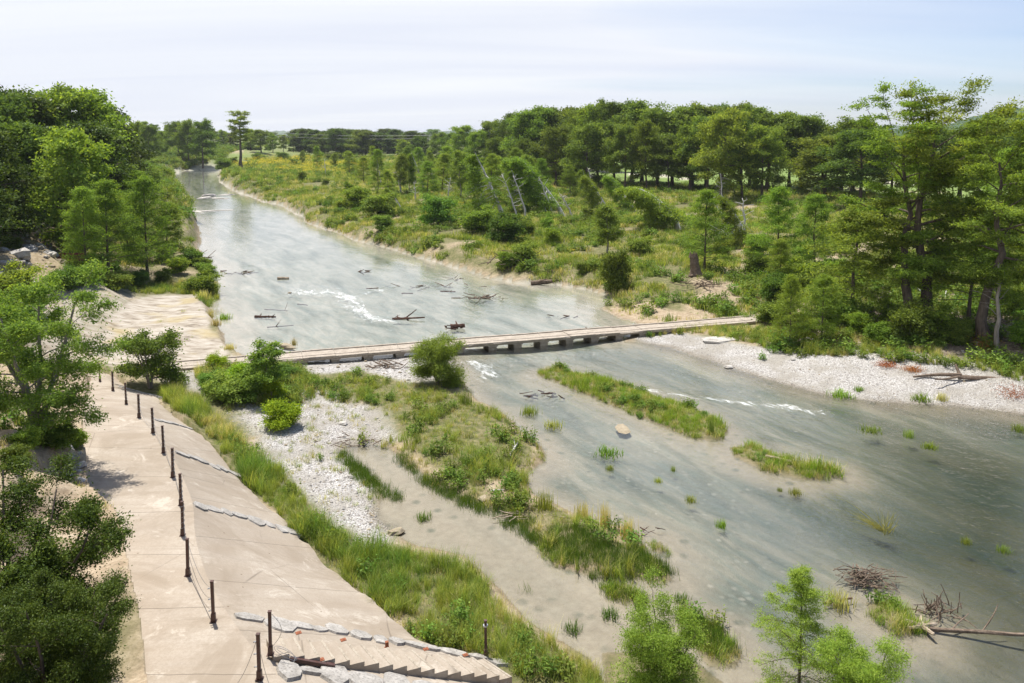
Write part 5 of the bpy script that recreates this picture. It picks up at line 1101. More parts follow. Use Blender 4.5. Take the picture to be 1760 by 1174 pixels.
# meadow of the right bank, thinning with distance
FLD = [G(1330, 560, 1.2), G(1100, 560, 1), G(1040, 510, 1), G(900, 485, 1), G(720, 440, 1), G(560, 390, 1), G(447, 343, 1), G(382, 312, 1), W(385, 420), W(520, 480), W(760, 480), W(900, 300), W(1050, 235), W(1260, 205), W(1420, 190), W(1760, 160), W(2100, 150), G(2100, 560, 1.2), G(1800, 560, 1.2), G(1500, 540, 1.2)]
def meadow(dens0, seed, clumpy, cs=3.5):
    P = np.array(FLD); r = np.random.default_rng(seed); lo, hi = P.min(0), P.max(0); n = int((hi[0] - lo[0]) * (hi[1] - lo[1]) * dens0)
    x = r.uniform(lo[0], hi[0], n); y = r.uniform(lo[1], hi[1], n); keep = r.uniform(0, 1, n) < np.clip((95 / np.hypot(x, y)) ** 1.7, 0, 1); x, y = x[keep], y[keep]
    k = (polysd(FLD, x, y) > 0) & (glook(WSD, x, y) < -.25); k &= fbm(x / cs, y / cs, 3, seed) > (clumpy - .5) * .5
    k &= glook(np.maximum(np.maximum(dirt_open, dirt * .55), road).reshape(GX.shape), x, y) < r.uniform(.45, 1.3, len(x)); k &= (glook(lawn.reshape(GX.shape), x, y) < .5) & (linedist([tuple(BA[:2] - bn[:2] * 1.5), tuple(BB[:2] - bn[:2] * 1.5)], x, y) > 2.2)
    x, y = x[k], y[k]; return np.column_stack([x, y, glook(GZ, x, y)])
pm = meadow(2.6, 61, .38); dm = np.hypot(pm[:, 0], pm[:, 1]); cm = fbm(pm[:, 0] / 9, pm[:, 1] / 9, 3, 62); r5 = np.random.default_rng(5).uniform(0, 1, len(pm))
scatter('meadow_grass', 'rough meadow grass covering the flood plain on the right bank', pm, sz(len(pm), .45, 1.05) * (.8 + dm / 220), MEAD, np.where(cm > .08, np.where(r5 < .35, 1, 0), np.where(r5 < .3, 3, np.where(r5 < .45, 1, np.where(r5 < .8, 0, 2)))), cat='grass')
pk = meadow(.55, 63, .55, 6); dk_ = np.hypot(pk[:, 0], pk[:, 1])
scatter('meadow_weeds', 'leafy weeds and low scrub scattered through the right bank meadow', pk, sz(len(pk), .5, 1.3) * (.75 + dk_ / 300), BIGW, cat='weeds')
pf = sample([tuple(q) for q in FLOWER], .13, dry, 64, 0, .7, 14); pf2 = meadow(.02, 65, .6, 8); pf = np.vstack([pf, pf2])
scatter('yellow_flowers', 'yellow wild flowers in the meadow near the river bend', pf, sz(len(pf), .8, 1.6) * (.7 + np.hypot(pf[:, 0], pf[:, 1]) / 300), FLW, cat='flowers')
BANKL = [G(60, 830, 4.5), G(130, 790, 3.6), G(125, 690, 3), G(60, 640, 3), G(-200, 640, 5), G(-200, 900, 7), G(0, 1000, 6)]
HILL = [G(0, 640, 4), G(120, 540, 1.6), G(200, 480, 1.5), G(330, 440, .8), G(335, 380, 1), G(290, 305, 2), W(230, 330), W(380, 420), W(420, 520), W(300, 600), W(100, 500), W(-100, 200), W(-200, 80)]
ph = np.vstack([sample(BANKL, 4, None, 66, 0, .75)]); 
h2 = sample(HILL, .45, dry, 67); h2 = h2[glook(np.maximum(rock, scree).reshape(GX.shape), h2[:, 0], h2[:, 1]) < .5]; dh = np.hypot(h2[:, 0], h2[:, 1])
scatter('hillside_grass', 'grass and weeds on the left bank and hillside', np.vstack([ph, h2]), np.concatenate([sz(len(ph), .25, .6), sz(len(h2), .5, 1.1) * (.8 + dh / 200)]), MEAD + BIGW, cat='grass')
ps = np.vstack([pSl, sample(FOOT, 9, dry, 81), sample(BAR, 7, dry, 82), sample(GRAV_L, 3.6, dry, 68, 0, .75), sample(SANDY, 1.5, dry, 69, 0, .75), sample(GP([(215, 920), (160, 900), (148, 830), (140, 790), (128, 790), (128, 900), (190, 1000)], 3.4), 6, None, 70)])
scatter('short_grass', 'thin short grass growing in cracks of rock, gravel and soil', ps, sz(len(ps), .4, 1.0), SHORT)
FORP = GP([(1310, 600), (1420, 600), (1600, 625), (1760, 660), (1950, 690), (1950, 500), (1760, 480), (1600, 460), (1450, 490), (1380, 540)], 1.2); pfw = sample(FORP, .7, dry, 71, 0, .5)
scatter('undergrowth', 'low leafy undergrowth on the shady ground of the right bank', pfw, sz(len(pfw), .5, 1.2), BIGW, cat='undergrowth')
# loose stones
RK = [src(rockm(580 + i, ('stone', 'edgestone', 'stone', 'tanstone', 'edgestone')[i])) for i in range(5)]
q1 = sample(GRAV_R, 22, None, 72); q2 = sample(GRAV_L, 13, dry, 73); q3 = sample(GRAV_B, 7, dry, 74); q4 = sample(SCREE, 1.5, None, 75); q5 = sample(FORP, 1.2, dry, 76); q7 = sample(GP([(100, 740), (148, 745), (142, 790), (150, 880), (130, 900), (100, 840)], 3.6), 7, None, 78); q6 = sample(GP([(560, 780), (640, 850), (660, 920), (600, 900), (520, 850)], .4), 10, None, 77)
qs = np.vstack([q1, q2, q3, q4, q5, q6, q7]); qz = np.concatenate([np.random.default_rng(1).gamma(2.0, .010, len(q1)) + .01, np.random.default_rng(2).gamma(2.0, .014, len(q2)) + .012, np.random.default_rng(3).gamma(2, .025, len(q3)) + .015, np.random.default_rng(4).gamma(2, .16, len(q4)) + .05, np.random.default_rng(5).gamma(2, .05, len(q5)), np.random.default_rng(6).gamma(2, .02, len(q6)) + .015, np.random.default_rng(7).gamma(2, .07, len(q7)) + .03])
scatter('loose_stones', 'loose pale river stones and pebbles lying on the gravel bars', qs, qz, RK, tilt=.3, cat='stones')
# ------------------------------------------------------------------ single grass tufts standing in the water
TF = [(910, 712, .55, 1.2, 'grass'), (951, 734, .4, 1.3, 'grass'), (1045, 781, .42, 1.6, 'wet'), (1048, 808, .3, .5, 'grass'), (1187, 864, .35, .6, 'grass'), (1240, 906, .38, .6, 'wet'), (1131, 829, .25, .5, 'grass'), (1367, 850, .3, .7, 'grass'), (1157, 810, .3, .3, 'grass'), (1446, 682, .45, 1.7, 'wet'), (1583, 688, .5, 1.4, 'wet'), (1618, 688, .5, .9, 'dry'),
      (1476, 672, .35, .8, 'wet'), (1497, 742, .35, 1.4, 'grass'), (1562, 752, .5, .7, 'grass'), (1598, 772, .4, .9, 'wet'), (1171, 1034, .3, .8, 'rush'), (386, 548, .55, 1.5, 'wet'), (362, 545, .8, 1.0, 'dry'), (1752, 742, .5, 1.0, 'grass'), (1048, 1060, .3, .9, 'rush'), (728, 892, .3, .9, 'rush'), (1394, 608, 1.1, 1.7, 'grass'), (1040, 905, 1.1, .7, 'dry'), (1080, 925, .95, .9, 'dry'), (1000, 890, .7, 1.0, 'dry'), (935, 875, .9, 1.0, 'grass'), (800, 695, 1.1, 1.0, 'grass'),
      (1660, 935, .3, .5, 'grass'), (1725, 950, .3, .6, 'grass'), (350, 515, 1.0, 1.5, 'dry'), (372, 560, .7, 1.0, 'dry'), (395, 600, .5, 1.0, 'dry'), (505, 593, .6, .6, 'dry'), (1222, 745, 1.15, .5, 'grass'), (1100, 1046, .25, .6, 'rush'), (985, 1085, .3, .8, 'rush'), (1340, 845, .2, .3, 'grass'), (1018, 995, .3, .5, 'rush'), (1440, 1040, .6, 1.2, 'dry')]
TW = {'grass': 'green', 'wet': 'bright green', 'dry': 'straw tinged', 'rush': 'dark rushy'}
TM = {k: tuft(600 + i, 150, .5, .026, .19, .55, {'grass': 'grass', 'wet': 'grass_wet', 'dry': 'grass_dry', 'rush': 'reed'}[k], 3) for i, k in enumerate(TW)}
TPL = ['upper one of two tufts in open water beside the bar', 'lower one of two tufts in open water beside the bar', 'compact mound in mid river between bar and long island', 'tiny sprig just below the compact mound', 'small sprig in mid river, upper of two', 'small round clump in mid river, lower of two', 'pair of sprigs left of mid river', 'sprigs below the short island', 'tiny sprig above the mid river sprigs',
       'wide clump at the gravel edge, leftmost', 'clump at the gravel water line below the log', 'pale clump beside the one under the log', 'little clump just on the gravel, left part', 'flat drowned clump right of the long island', 'upright clump in the right hand channel', 'small clump further down the right hand channel', 'patch in tan shallows near the pool mouth', 'round clump in still water by the flat rock', 'upright clump at the flat rock edge', 'clump cut by the right edge',
       'small patch in shallow pool near the bottom bush', 'sparse patch in the upper pool', 'large fountain shaped clump above the white gravel', 'tall feathery clump at the tip of the bar', 'last tall clump on the bar tip beside driftwood', 'bushy clump at the neck of the bar', 'clump on the inner side of the bar', 'tall clump by the water below the willow bush',
       'faint clump in the fast water at right', 'faint clump near the right edge in fast water', 'clump at the upstream corner of the flat rock', 'clump midway along the flat rock edge', 'clump at the flat rock corner by the bridge', 'clump on a small rock behind the bridge', 'tall dark bunch at the lower end of the long island', 'little patch below the rush bed', 'patch in the shallows close to the sloping bank', 'lone blade cluster left of the short island', 'patch under the rush bed', 'clump tangled with a stick near the bottom right cypress']
for i, (px, py, h, w, k) in enumerate(TF):
    x, y, z = GT(px, py); o = link('grass_clump', TM[k], None, (x, y, z)); o.scale = (w, w, h / .5); o.rotation_euler = (0, 0, i * 1.7); tag(o, '%s grass, %s' % (TW[k], TPL[i]), 'grass clump', 'grass clumps in and beside the water')
x, y, z = GT(1520, 912); m = MB(); r = np.random.default_rng(8)
for i in range(60):
    a = r.uniform(0, 6.28) if i > 22 else r.normal(2.6, .25); L = r.uniform(.7, 1.1) if i > 22 else r.uniform(1.2, 1.9); t = np.linspace(0, 1, 5)[:, None]; el = r.uniform(.7, 1.4) if i > 22 else r.uniform(.35, .7)
    m.tube(np.array([r.normal(0, .12), r.normal(0, .12), -.1]) + t * L * np.array([math.cos(a) * math.cos(el), math.sin(a) * math.cos(el), math.sin(el)]) - np.array([0, 0, .25]) * t ** 2 * (i <= 22), np.linspace(.012, .003, 5), 3, tint=r.uniform(.2, .8))
tag(m.obj('willow_clump', M['grass_dry'], loc=(x, y, z)), 'clump of tan willow stems swept sideways in the fast right channel', 'willow clump')
# ------------------------------------------------------------------ driftwood
def stick(m, p, az, el, L, r0, r, bend=.15, k=6, cap=True, taper=.5):
    q = limb(p, az, el, L, r.normal(0, bend), r, 6, bend * .5); m.tube(q, np.linspace(r0, r0 * taper, 6), k, cap, rough=.08, seed=int(abs(p[0]) * 100) % 999); return q
def drift(name, label, cat, px, py, spec, mat='drift', group=None, seed=0, zo=0.0):
    x, y, z = GT(px, py); m = MB(); r = np.random.default_rng(seed)
    spec(m, r); o = m.obj(name, M[mat], loc=(x, y, z + zo)); return tag(o, label, cat, group)
def pile(n, sx, sy, h, L, rad):
    def f(m, r):
        for i in range(n): 
            a = r.normal(0.2, .7) + (PI if r.uniform() < .5 else 0); p = np.array([r.normal(0, sx), r.normal(0, sy), abs(r.normal(0, h)) - .02])
            stick(m, p, a, r.normal(.05, .2), L * r.uniform(.4, 1.2), rad * r.uniform(.4, 1.3), r)
    return f
def log(L, rad, az, branches=0, el=.0):
    def f(m, r):
        q = stick(m, np.array([-math.cos(az) * L / 2, -math.sin(az) * L / 2, rad * .5]), az, el, L, rad, r, .12, 9, True, .65)
        for i in range(branches):
            b = interp_path(q, r.uniform(.1, .9)); stick(m, b, az + r.choice([-1, 1]) * r.uniform(.5, 1.2), r.uniform(.1, .8), L * r.uniform(.15, .4), rad * .4, r, .2, 6)
    return f
DG = 'driftwood in the river'
D = [('driftwood_pile', 'low heap of grey driftwood in the upstream shallows, left side', 420, 469, pile(16, .9, .25, .08, 1.2, .08), 'drift'), ('drift_log', 'short thick brown log in the upstream shallows beside the driftwood heap', 487, 479, log(1.3, .2, .1), 'paledrift'),
     ('driftwood_pile', 'small dark brush caught in mid river upstream', 628, 467, pile(14, .5, .2, .08, .7, .05), 'darkdrift'), ('snag', 'dark snag lying in still water near the flat rock', 456, 545, log(1.9, .13, .0, 5), 'darkdrift'), ('stick', 'long thin dark stick in still water above the bridge', 482, 561, log(2.2, .05, .25, 2), 'darkdrift'),
     ('stick', 'thin dark stick floating above the dark snag', 475, 532, log(2.2, .05, 0, 1), 'darkdrift'), ('driftwood_pile', 'forked brown driftwood with a raised branch below the rapids', 692, 549, lambda m, r: (stick(m, np.array([-.9, 0, .1]), -.1, .05, 2.9, .12, r), stick(m, np.array([.2, 0, .15]), .5, .55, 1.3, .07, r), pile(6, .5, .15, .1, .8, .07)(m, r)), 'darkdrift'),
     ('stump', 'dark broken root stump standing in water behind the bridge', 785, 564, lambda m, r: (stick(m, np.array([-.5, 0, .15]), .2, .1, 1.2, .25, r), pile(7, .3, .15, .15, .8, .09)(m, r)), 'darkdrift'), ('driftwood_pile', 'row of thin branches strung out in the upper shallows', 735, 492, pile(22, 2.6, .35, .05, 1.4, .05), 'drift'), ('driftwood_pile', 'scrap of branches above the strung out row', 795, 478, pile(8, .9, .2, .05, 1.2, .06), 'drift'),
     ('driftwood_pile', 'brushy heap of dark branches in the right shallows above the bridge', 832, 512, pile(34, .9, .25, .14, 1.2, .06), 'drift'), ('drift_log', 'large pale log lying at the foot of the right bank', 940, 487, log(3.6, .26, .2, 3), 'drift'), ('driftwood_pile', 'small sticks in the shallows near the right bank, above the bridge', 970, 543, pile(8, .9, .15, .05, 1.0, .06), 'darkdrift'),
     ('drift_log', 'thin short log left of the strung out branches', 640, 496, log(1.3, .06, .2, 1), 'darkdrift'), ('drift_log', 'small dark log between rapids and strung out branches', 700, 504, log(1.2, .07, -.1), 'darkdrift'), ('drift_log', 'dark branch under the strung out row, right end', 770, 501, log(1.6, .08, 0, 1), 'darkdrift'), ('stick', 'small stick left of the rapids', 520, 523, log(1.0, .06, 0), 'darkdrift'),
     ('driftwood_pile', 'dark sticks in the channel between willow bush and long island', 940, 679, pile(12, .9, .25, .04, .9, .05), 'darkdrift'), ('drift_log', 'bleached stick lying on the grassy bar near its outer edge', 885, 778, log(1.2, .06, 1.1, 2, .3), 'white'), ('drift_log', 'pale stick across the neck of the grassy bar', 868, 842, log(1.3, .05, .3), 'white'),
     ('driftwood_pile', 'line of brown sticks and bark on the inner edge of the bar', 920, 885, pile(26, 1.0, .2, .05, .6, .03), 'paledrift'), ('driftwood_pile', 'brown drift caught around the last clumps at the bar tip', 1070, 915, pile(30, .8, .2, .06, .45, .02), 'darkdrift'), ('drift_log', 'forked pale branch stranded on the short island', 1338, 792, log(1.3, .09, -.7, 3, .1), 'paledrift'),
     ('driftwood_pile', 'big heap of brown driftwood in the lower right channel', 1486, 1000, pile(170, .36, .24, .2, .6, .022), 'drift'), ('driftwood_pile', 'tangle of bare roots and twigs behind the long log at lower right', 1612, 1052, lambda m, r: [stick(m, np.array([r.normal(0, .3), r.normal(0, .25), 0]), r.uniform(0, 6.28), r.uniform(.2, 1.3), r.uniform(.35, .8), .022, r, .4) for i in range(45)], 'drift'),
     ('drift_log', 'long brown log with pebbles on it at lower right', 1672, 1084, log(3.7, .075, -.06, 2), 'drift'), ('stump', 'pale broken root end beside the grassy islet at lower right', 1586, 1082, lambda m, r: [stick(m, np.array([0, 0, .1]), a, .1, .55, .09, r) for a in (-1.3, 1.2, .3, 3.2, 2.6)], 'paledrift'), ('stick', 'brown stick raised over the small clump at lower right', 1440, 1036, log(1.1, .045, .2, 0, .2), 'darkdrift'),
     ('drift_log', 'forked dead tree lying on the white gravel bar', 1672, 655, lambda m, r: (stick(m, np.array([-.8, .25, .15]), -.32, .0, 4.4, .15, r, .05, 8), stick(m, np.array([-.6, .25, .25]), 3.0, -.05, 3.0, .13, r, .15, 8), stick(m, np.array([-.6, .2, .2]), 3.5, -.05, 2.4, .08, r, .2), stick(m, np.array([-.7, .25, .2]), 1.7, 1.1, .8, .12, r)), 'drift'),
     ('driftwood_pile', 'brushwood lodged against the bridge piers in mid river', 905, 584, pile(12, .7, .15, .12, .9, .05), 'darkdrift'), ('driftwood_pile', 'branches lodged under the bridge toward the right bank', 1040, 573, pile(10, .7, .2, .15, 1.2, .06), 'drift'), ('driftwood_pile', 'dark sticks under the left part of the bridge', 540, 614, pile(14, .8, .3, .12, .9, .05), 'darkdrift'), ('driftwood_pile', 'heap of brown brush on the gravel beside the willow bush', 668, 632, pile(34, .6, .3, .22, .9, .04), 'drift'),
     ('driftwood_pile', 'brown twigs swept along the gravel above the pool', 610, 760, pile(60, 2.0, .35, .04, .6, .025), 'drift'), ('drift_log', 'fallen white trunk on the right bank below the tall pair', 1630, 520, log(7.0, .26, 1.95, 2), 'white'), ('drift_log', 'grey fallen trunk crossing the right bank floor under the cypresses', 1500, 560, log(5.0, .1, -.5, 3, .15), 'drift'), ('driftwood_pile', 'brush heap under the left bank cypress cluster', 320, 450, pile(40, 1.6, .6, .5, 2.0, .06), 'drift'),
     ('driftwood_pile', 'pale branches heaped on the left hillside rubble', 60, 400, pile(30, 2.5, 1.2, .6, 3.0, .07), 'paledrift'), ('driftwood_pile', 'dark drift heap on the right bank among bushes', 890, 452, pile(50, 1.5, .8, .5, 2.0, .06), 'drift'), ('driftwood_pile', 'grey root mass at the sandy track', 1210, 492, pile(34, .9, .5, .2, 1.4, .05), 'drift'),
     ('driftwood_pile', 'white dead branches tangled beside the pale young cypress', 1255, 405, pile(26, 1.2, .8, .7, 3.0, .05), 'white'), ('driftwood_pile', 'pile of grey dead branches beyond the grove edge', 1460, 330, pile(40, 2.0, 1.0, 1.3, 4.0, .07), 'white'), ('clod', 'small clod of dry grass on the walkway', 270, 1022, pile(14, .07, .05, .03, .12, .01), 'darkdrift')]
for i, (nm, lb, px, py, sp, mt) in enumerate(D): drift(nm, lb, nm.replace('_', ' ').replace('drift log', 'log'), px, py, sp, mt, None, 700 + i, -.07 if i < 18 else -.01)
# stump with roots on the right bank
x, y, z = GT(1196, 474); m = MB(); r = np.random.default_rng(3); t = np.linspace(0, 1, 6); m.tube(np.column_stack([-.3 * t, 0 * t, -.2 + 2.4 * t]), .52 + .35 * np.exp(-t * 6) - .12 * t, 14, False, rough=.10)
for k_ in range(14): an = k_ * .45; m.tube(np.array([[-.3 + .36 * math.cos(an), .36 * math.sin(an), 1.9], [-.3 + .34 * math.cos(an), .34 * math.sin(an), 2.25 + r.uniform(0, .4)]]), [.13, .03], 5, True)
root = empty('tree_stump', (x, y, z)); tag(root, 'thick grey broken stump with bare roots on the right bank', 'stump'); m.obj('trunk', M['drift'], root)
for i in range(12): m = MB(); stick(m, np.array([0, 0, .25]), -2.6 + i * .42, -.25, r.uniform(1.0, 2.0), .12, r, .3); m.obj('root', M['drift'], root)
# rocks in the river
def rock(px, py, s, label, mat='stone', seed=0, grp=None):
    x, y, z = GT(px, py); me = rockm(seed, mat); o = link('rock', me, None, (x, y, z + s[2] * .1)); o.scale = s; o.rotation_euler = (0, 0, seed * 1.3); return tag(o, label, 'rock', grp)
for i, (px, py, s, lb) in enumerate([(358, 337, (2.2, 1.2, 1.0), 'pale boulder on a slab in the far river'), (352, 340, (4, 1.2, .4), 'flat pale slab under the boulder in the far river'), (378, 341, (3.6, 1.0, .35), 'flat slab right of the boulder slab in the far river'), (390, 335, (2.8, 1.0, .3), 'thin slab farthest right in the far river'),
     (330, 362, (6, 1.6, .3), 'wide flat ledge by the left bank in the far river'), (372, 362, (4, 1.0, .25), 'narrow rock ledge beside the wide one in the far river'), (1070, 737, (.85, .55, .07), 'flat pale rock breaking the calm water of mid river'), (1252, 632, (.35, .3, .3), 'small tan rock at the gravel water line'), (498, 505, (.3, .25, .3), 'small orange brown rock in the left shallows'),
     (492, 596, (1.1, .5, .35), 'flat grey rock just behind the bridge'), (680, 918, (.45, .3, .35), 'mossy rock at the pool edge by the slope grass'), (305, 320, (2, 1, 1.2), 'grey boulder on the far left bank'), (1240, 585, (1.9, 1.2, .35), 'broad pale boulder at the right end of the bridge'), (830, 858, (.35, .3, .16), 'pale stone half hidden in bar grass'), (590, 730, (.3, .3, .25), 'grey stone at the edge of the bar')]):
    rock(px, py, s, lb, 'stone' if i not in (6, 8, 9, 10, 13) else 'tanstone', 800 + i)
# dead orange brush
for i, (px, py, w_, h_, lb) in enumerate([(1745, 682, 1.1, .7, 'heap of dead orange leaved brush at the end of the stranded tree'), (1525, 630, .8, .3, 'patch of dead orange twigs on the upper gravel, left'), (1570, 638, .7, .25, 'patch of dead orange twigs on the upper gravel, right'), (1695, 600, .9, .9, 'rust coloured dead shrub under the leaning forked cypress'), (1598, 575, .5, 1.0, 'narrow rusty dead sprig among the thicket')]):
    x, y, z = GT(px, py); r = np.random.default_rng(820 + i); m = MB(); n = 700; c = np.column_stack([r.normal(0, w_ * .5, n), r.normal(0, w_ * .4, n), np.abs(r.normal(0, h_ * .5, n))]); m.leaves(c, r.normal(0, 1, (n, 3)), r.normal(0, 1, (n, 3)), .11, .03, r.uniform(0, 1, n))
    for j in range(14): stick(m, np.array([r.normal(0, w_ * .3), r.normal(0, w_ * .2), 0]), r.uniform(0, 6.28), r.uniform(.1, 1.0), w_ * .8, .012, r)
    tag(m.obj('dead_brush', M['leaf_orange'], loc=(x, y, z)), lb, 'dead brush')
# power line and hills
def wire(a, b, label):
    P = sag(np.array(a), np.array(b), 0, 0, 1.2, 16); m = MB(); m.tube(P, .05, 4); tag(m.obj('power_cable', M['wire']), label, 'cable', 'overhead cables beyond the flood plain')
x0, y0 = W(470, 520); x1, y1 = W(760, 480)
wire((x0, y0, htop(520, 228)), (x1, y1, htop(480, 232)), 'upper thin overhead cable in front of the distant tree belt'); wire((x0, y0, htop(520, 234)), (x1, y1, htop(480, 237)), 'lower thin overhead cable in front of the distant tree belt')
def hills():
    mb = MB()
    for (pts, d, sd_) in (([(-400, 215), (0, 222), (300, 231), (400, 228), (470, 226), (560, 231), (680, 228), (760, 227), (800, 221), (860, 228), (1000, 233), (1300, 226), (1500, 219), (1800, 214), (2300, 222)], 4200, 1), ([(1350, 236), (1500, 228), (1620, 212), (1700, 192), (1760, 184), (1850, 178), (2000, 186), (2300, 205), (2600, 230)], 1300, 2)):
        p = np.array(pts, float); px = np.linspace(p[0, 0], p[-1, 0], 420); yt = np.interp(px, p[:, 0], p[:, 1]); rows = []
        for k, f in enumerate((0, .35, .65, .85, 1.0, .6)):
            dd = d * (1 + .05 * k); x = (px - CX) / F * dd; top = (HY - yt) / F * dd + CAMZ + (fbm(px / 5, px * 0 + k, 4, sd_) * d / 190 + fbm(px / 40, px * 0 + k, 2, sd_ + 5) * d / 90)
            rows.append(np.column_stack([x, np.full_like(x, dd), 6 + (top - 6) * f]))
        V = np.stack(rows, 1); m = 6; n = len(px); i = np.arange(n - 1)[:, None] * m; j = np.arange(m - 1)[None, :]; mb.add(V.reshape(-1, 3), np.stack([i + j, i + m + j, i + m + j + 1, i + j + 1], -1).reshape(-1, 4), None, np.random.default_rng(4).uniform(0, 1, n * m))
    struct(mb.obj('hills', M['hill']))
hills()

# ------------------------------------------------------------------ labels of repeats: say what each one stands beside
MARKS = [('the broken stump', 1196, 474), ('the pale cypress by the stump', 1210, 466), ('the bridge end', 1292, 548), ('the upright bush at the water', 1055, 502), ('the lone small tree in the grass', 1042, 440), ('the log at the bank foot', 940, 487),
         ('the first dead leaning trunk', 890, 384), ('the bent dark cypress', 1168, 396), ('the arched cypress', 1052, 378), ('the lone tall cypress', 414, 285), ('the red wall', 108, 462), ('the left cypress cluster', 220, 472), ('the flat rock shelf', 300, 520), ('the tall cypress pair', 1580, 562),
         ('the forked leaning cypress', 1692, 588), ('the slim flat crowned cypress', 1468, 545), ('the rusty tinged cypress', 1335, 470), ('the white fallen trunk', 1630, 520), ('the far snag near the flowers', 560, 302), ('the low bent tree near the river', 690, 360), ('the white snag of mid plain', 655, 318),
         ('the drift heap on the bank', 890, 452), ('the dead trunk by the track', 1262, 408), ('the hillside rubble', 60, 400), ('the far meadow edge', 440, 290), ('the lawn grove edge', 1100, 335)]
_mk = [(n, px, GT(px, py)) for n, px, py in MARKS]
_short = {'shrubs of the right bank flood plain': 1, 'young trees of the flood plain': 1, 'bushes along the left bank': 1, 'thicket bushes under the right bank cypresses': 1, 'wood on the left hillside': 1, 'bushes below the left part of the bridge': 0, 'wood behind the right bank': 1}
def relabel():
    seen = {}
    for o in COL.objects:
        if o.get('label'): seen[o['label']] = seen.get(o['label'], 0) + 1
    for o in list(COL.objects):
        if not o.get('label') or not _short.get(o.get('group', ''), 0) or o.parent: continue
        w = o['label'].split(' '); kind = o['category']; base = ' '.join(w[:w.index(kind) + 1]) if kind in w[:5] else ' '.join(w[:2]) + ' ' + kind
        hh = max((c.dimensions.z if c.type == 'MESH' else 0) for c in o.children) * o.scale[2]
        x, y, z = o.location; px = CX + x / y * F
        cand = []
        for n, mp, (mx, my, mz) in _mk:
            dx = x - mx; dy = y - my; dd = math.hypot(dx, dy)
            rel = (('left of' if dx < 0 else 'right of') if abs(dx) > abs(dy) * .8 else ('behind' if dy > 0 else 'in front of'))
            cand.append((dd, ('just ' if dd < 7 else 'a little ' if dd < 18 and rel[0] in 'lr' else '') + rel + ' ' + n))
        cand.sort()
        done = False
        for size in ('', 'small ' if hh < 3 else 'large '):
            for dd, r_ in cand[:3]:
                lb = size + base + ' ' + r_
                if lb not in seen and len(lb.split()) <= 16: seen[lb] = 1; o['label'] = lb; done = True; break
            if done: break
        if not done:
            for (d1, r1), (d2, r2) in ((cand[0], cand[1]), (cand[0], cand[2]), (cand[1], cand[2])):
                lb = base + ' ' + r1 + ', ' + r2
                if lb not in seen and len(lb.split()) <= 16: seen[lb] = 1; o['label'] = lb; break
relabel()
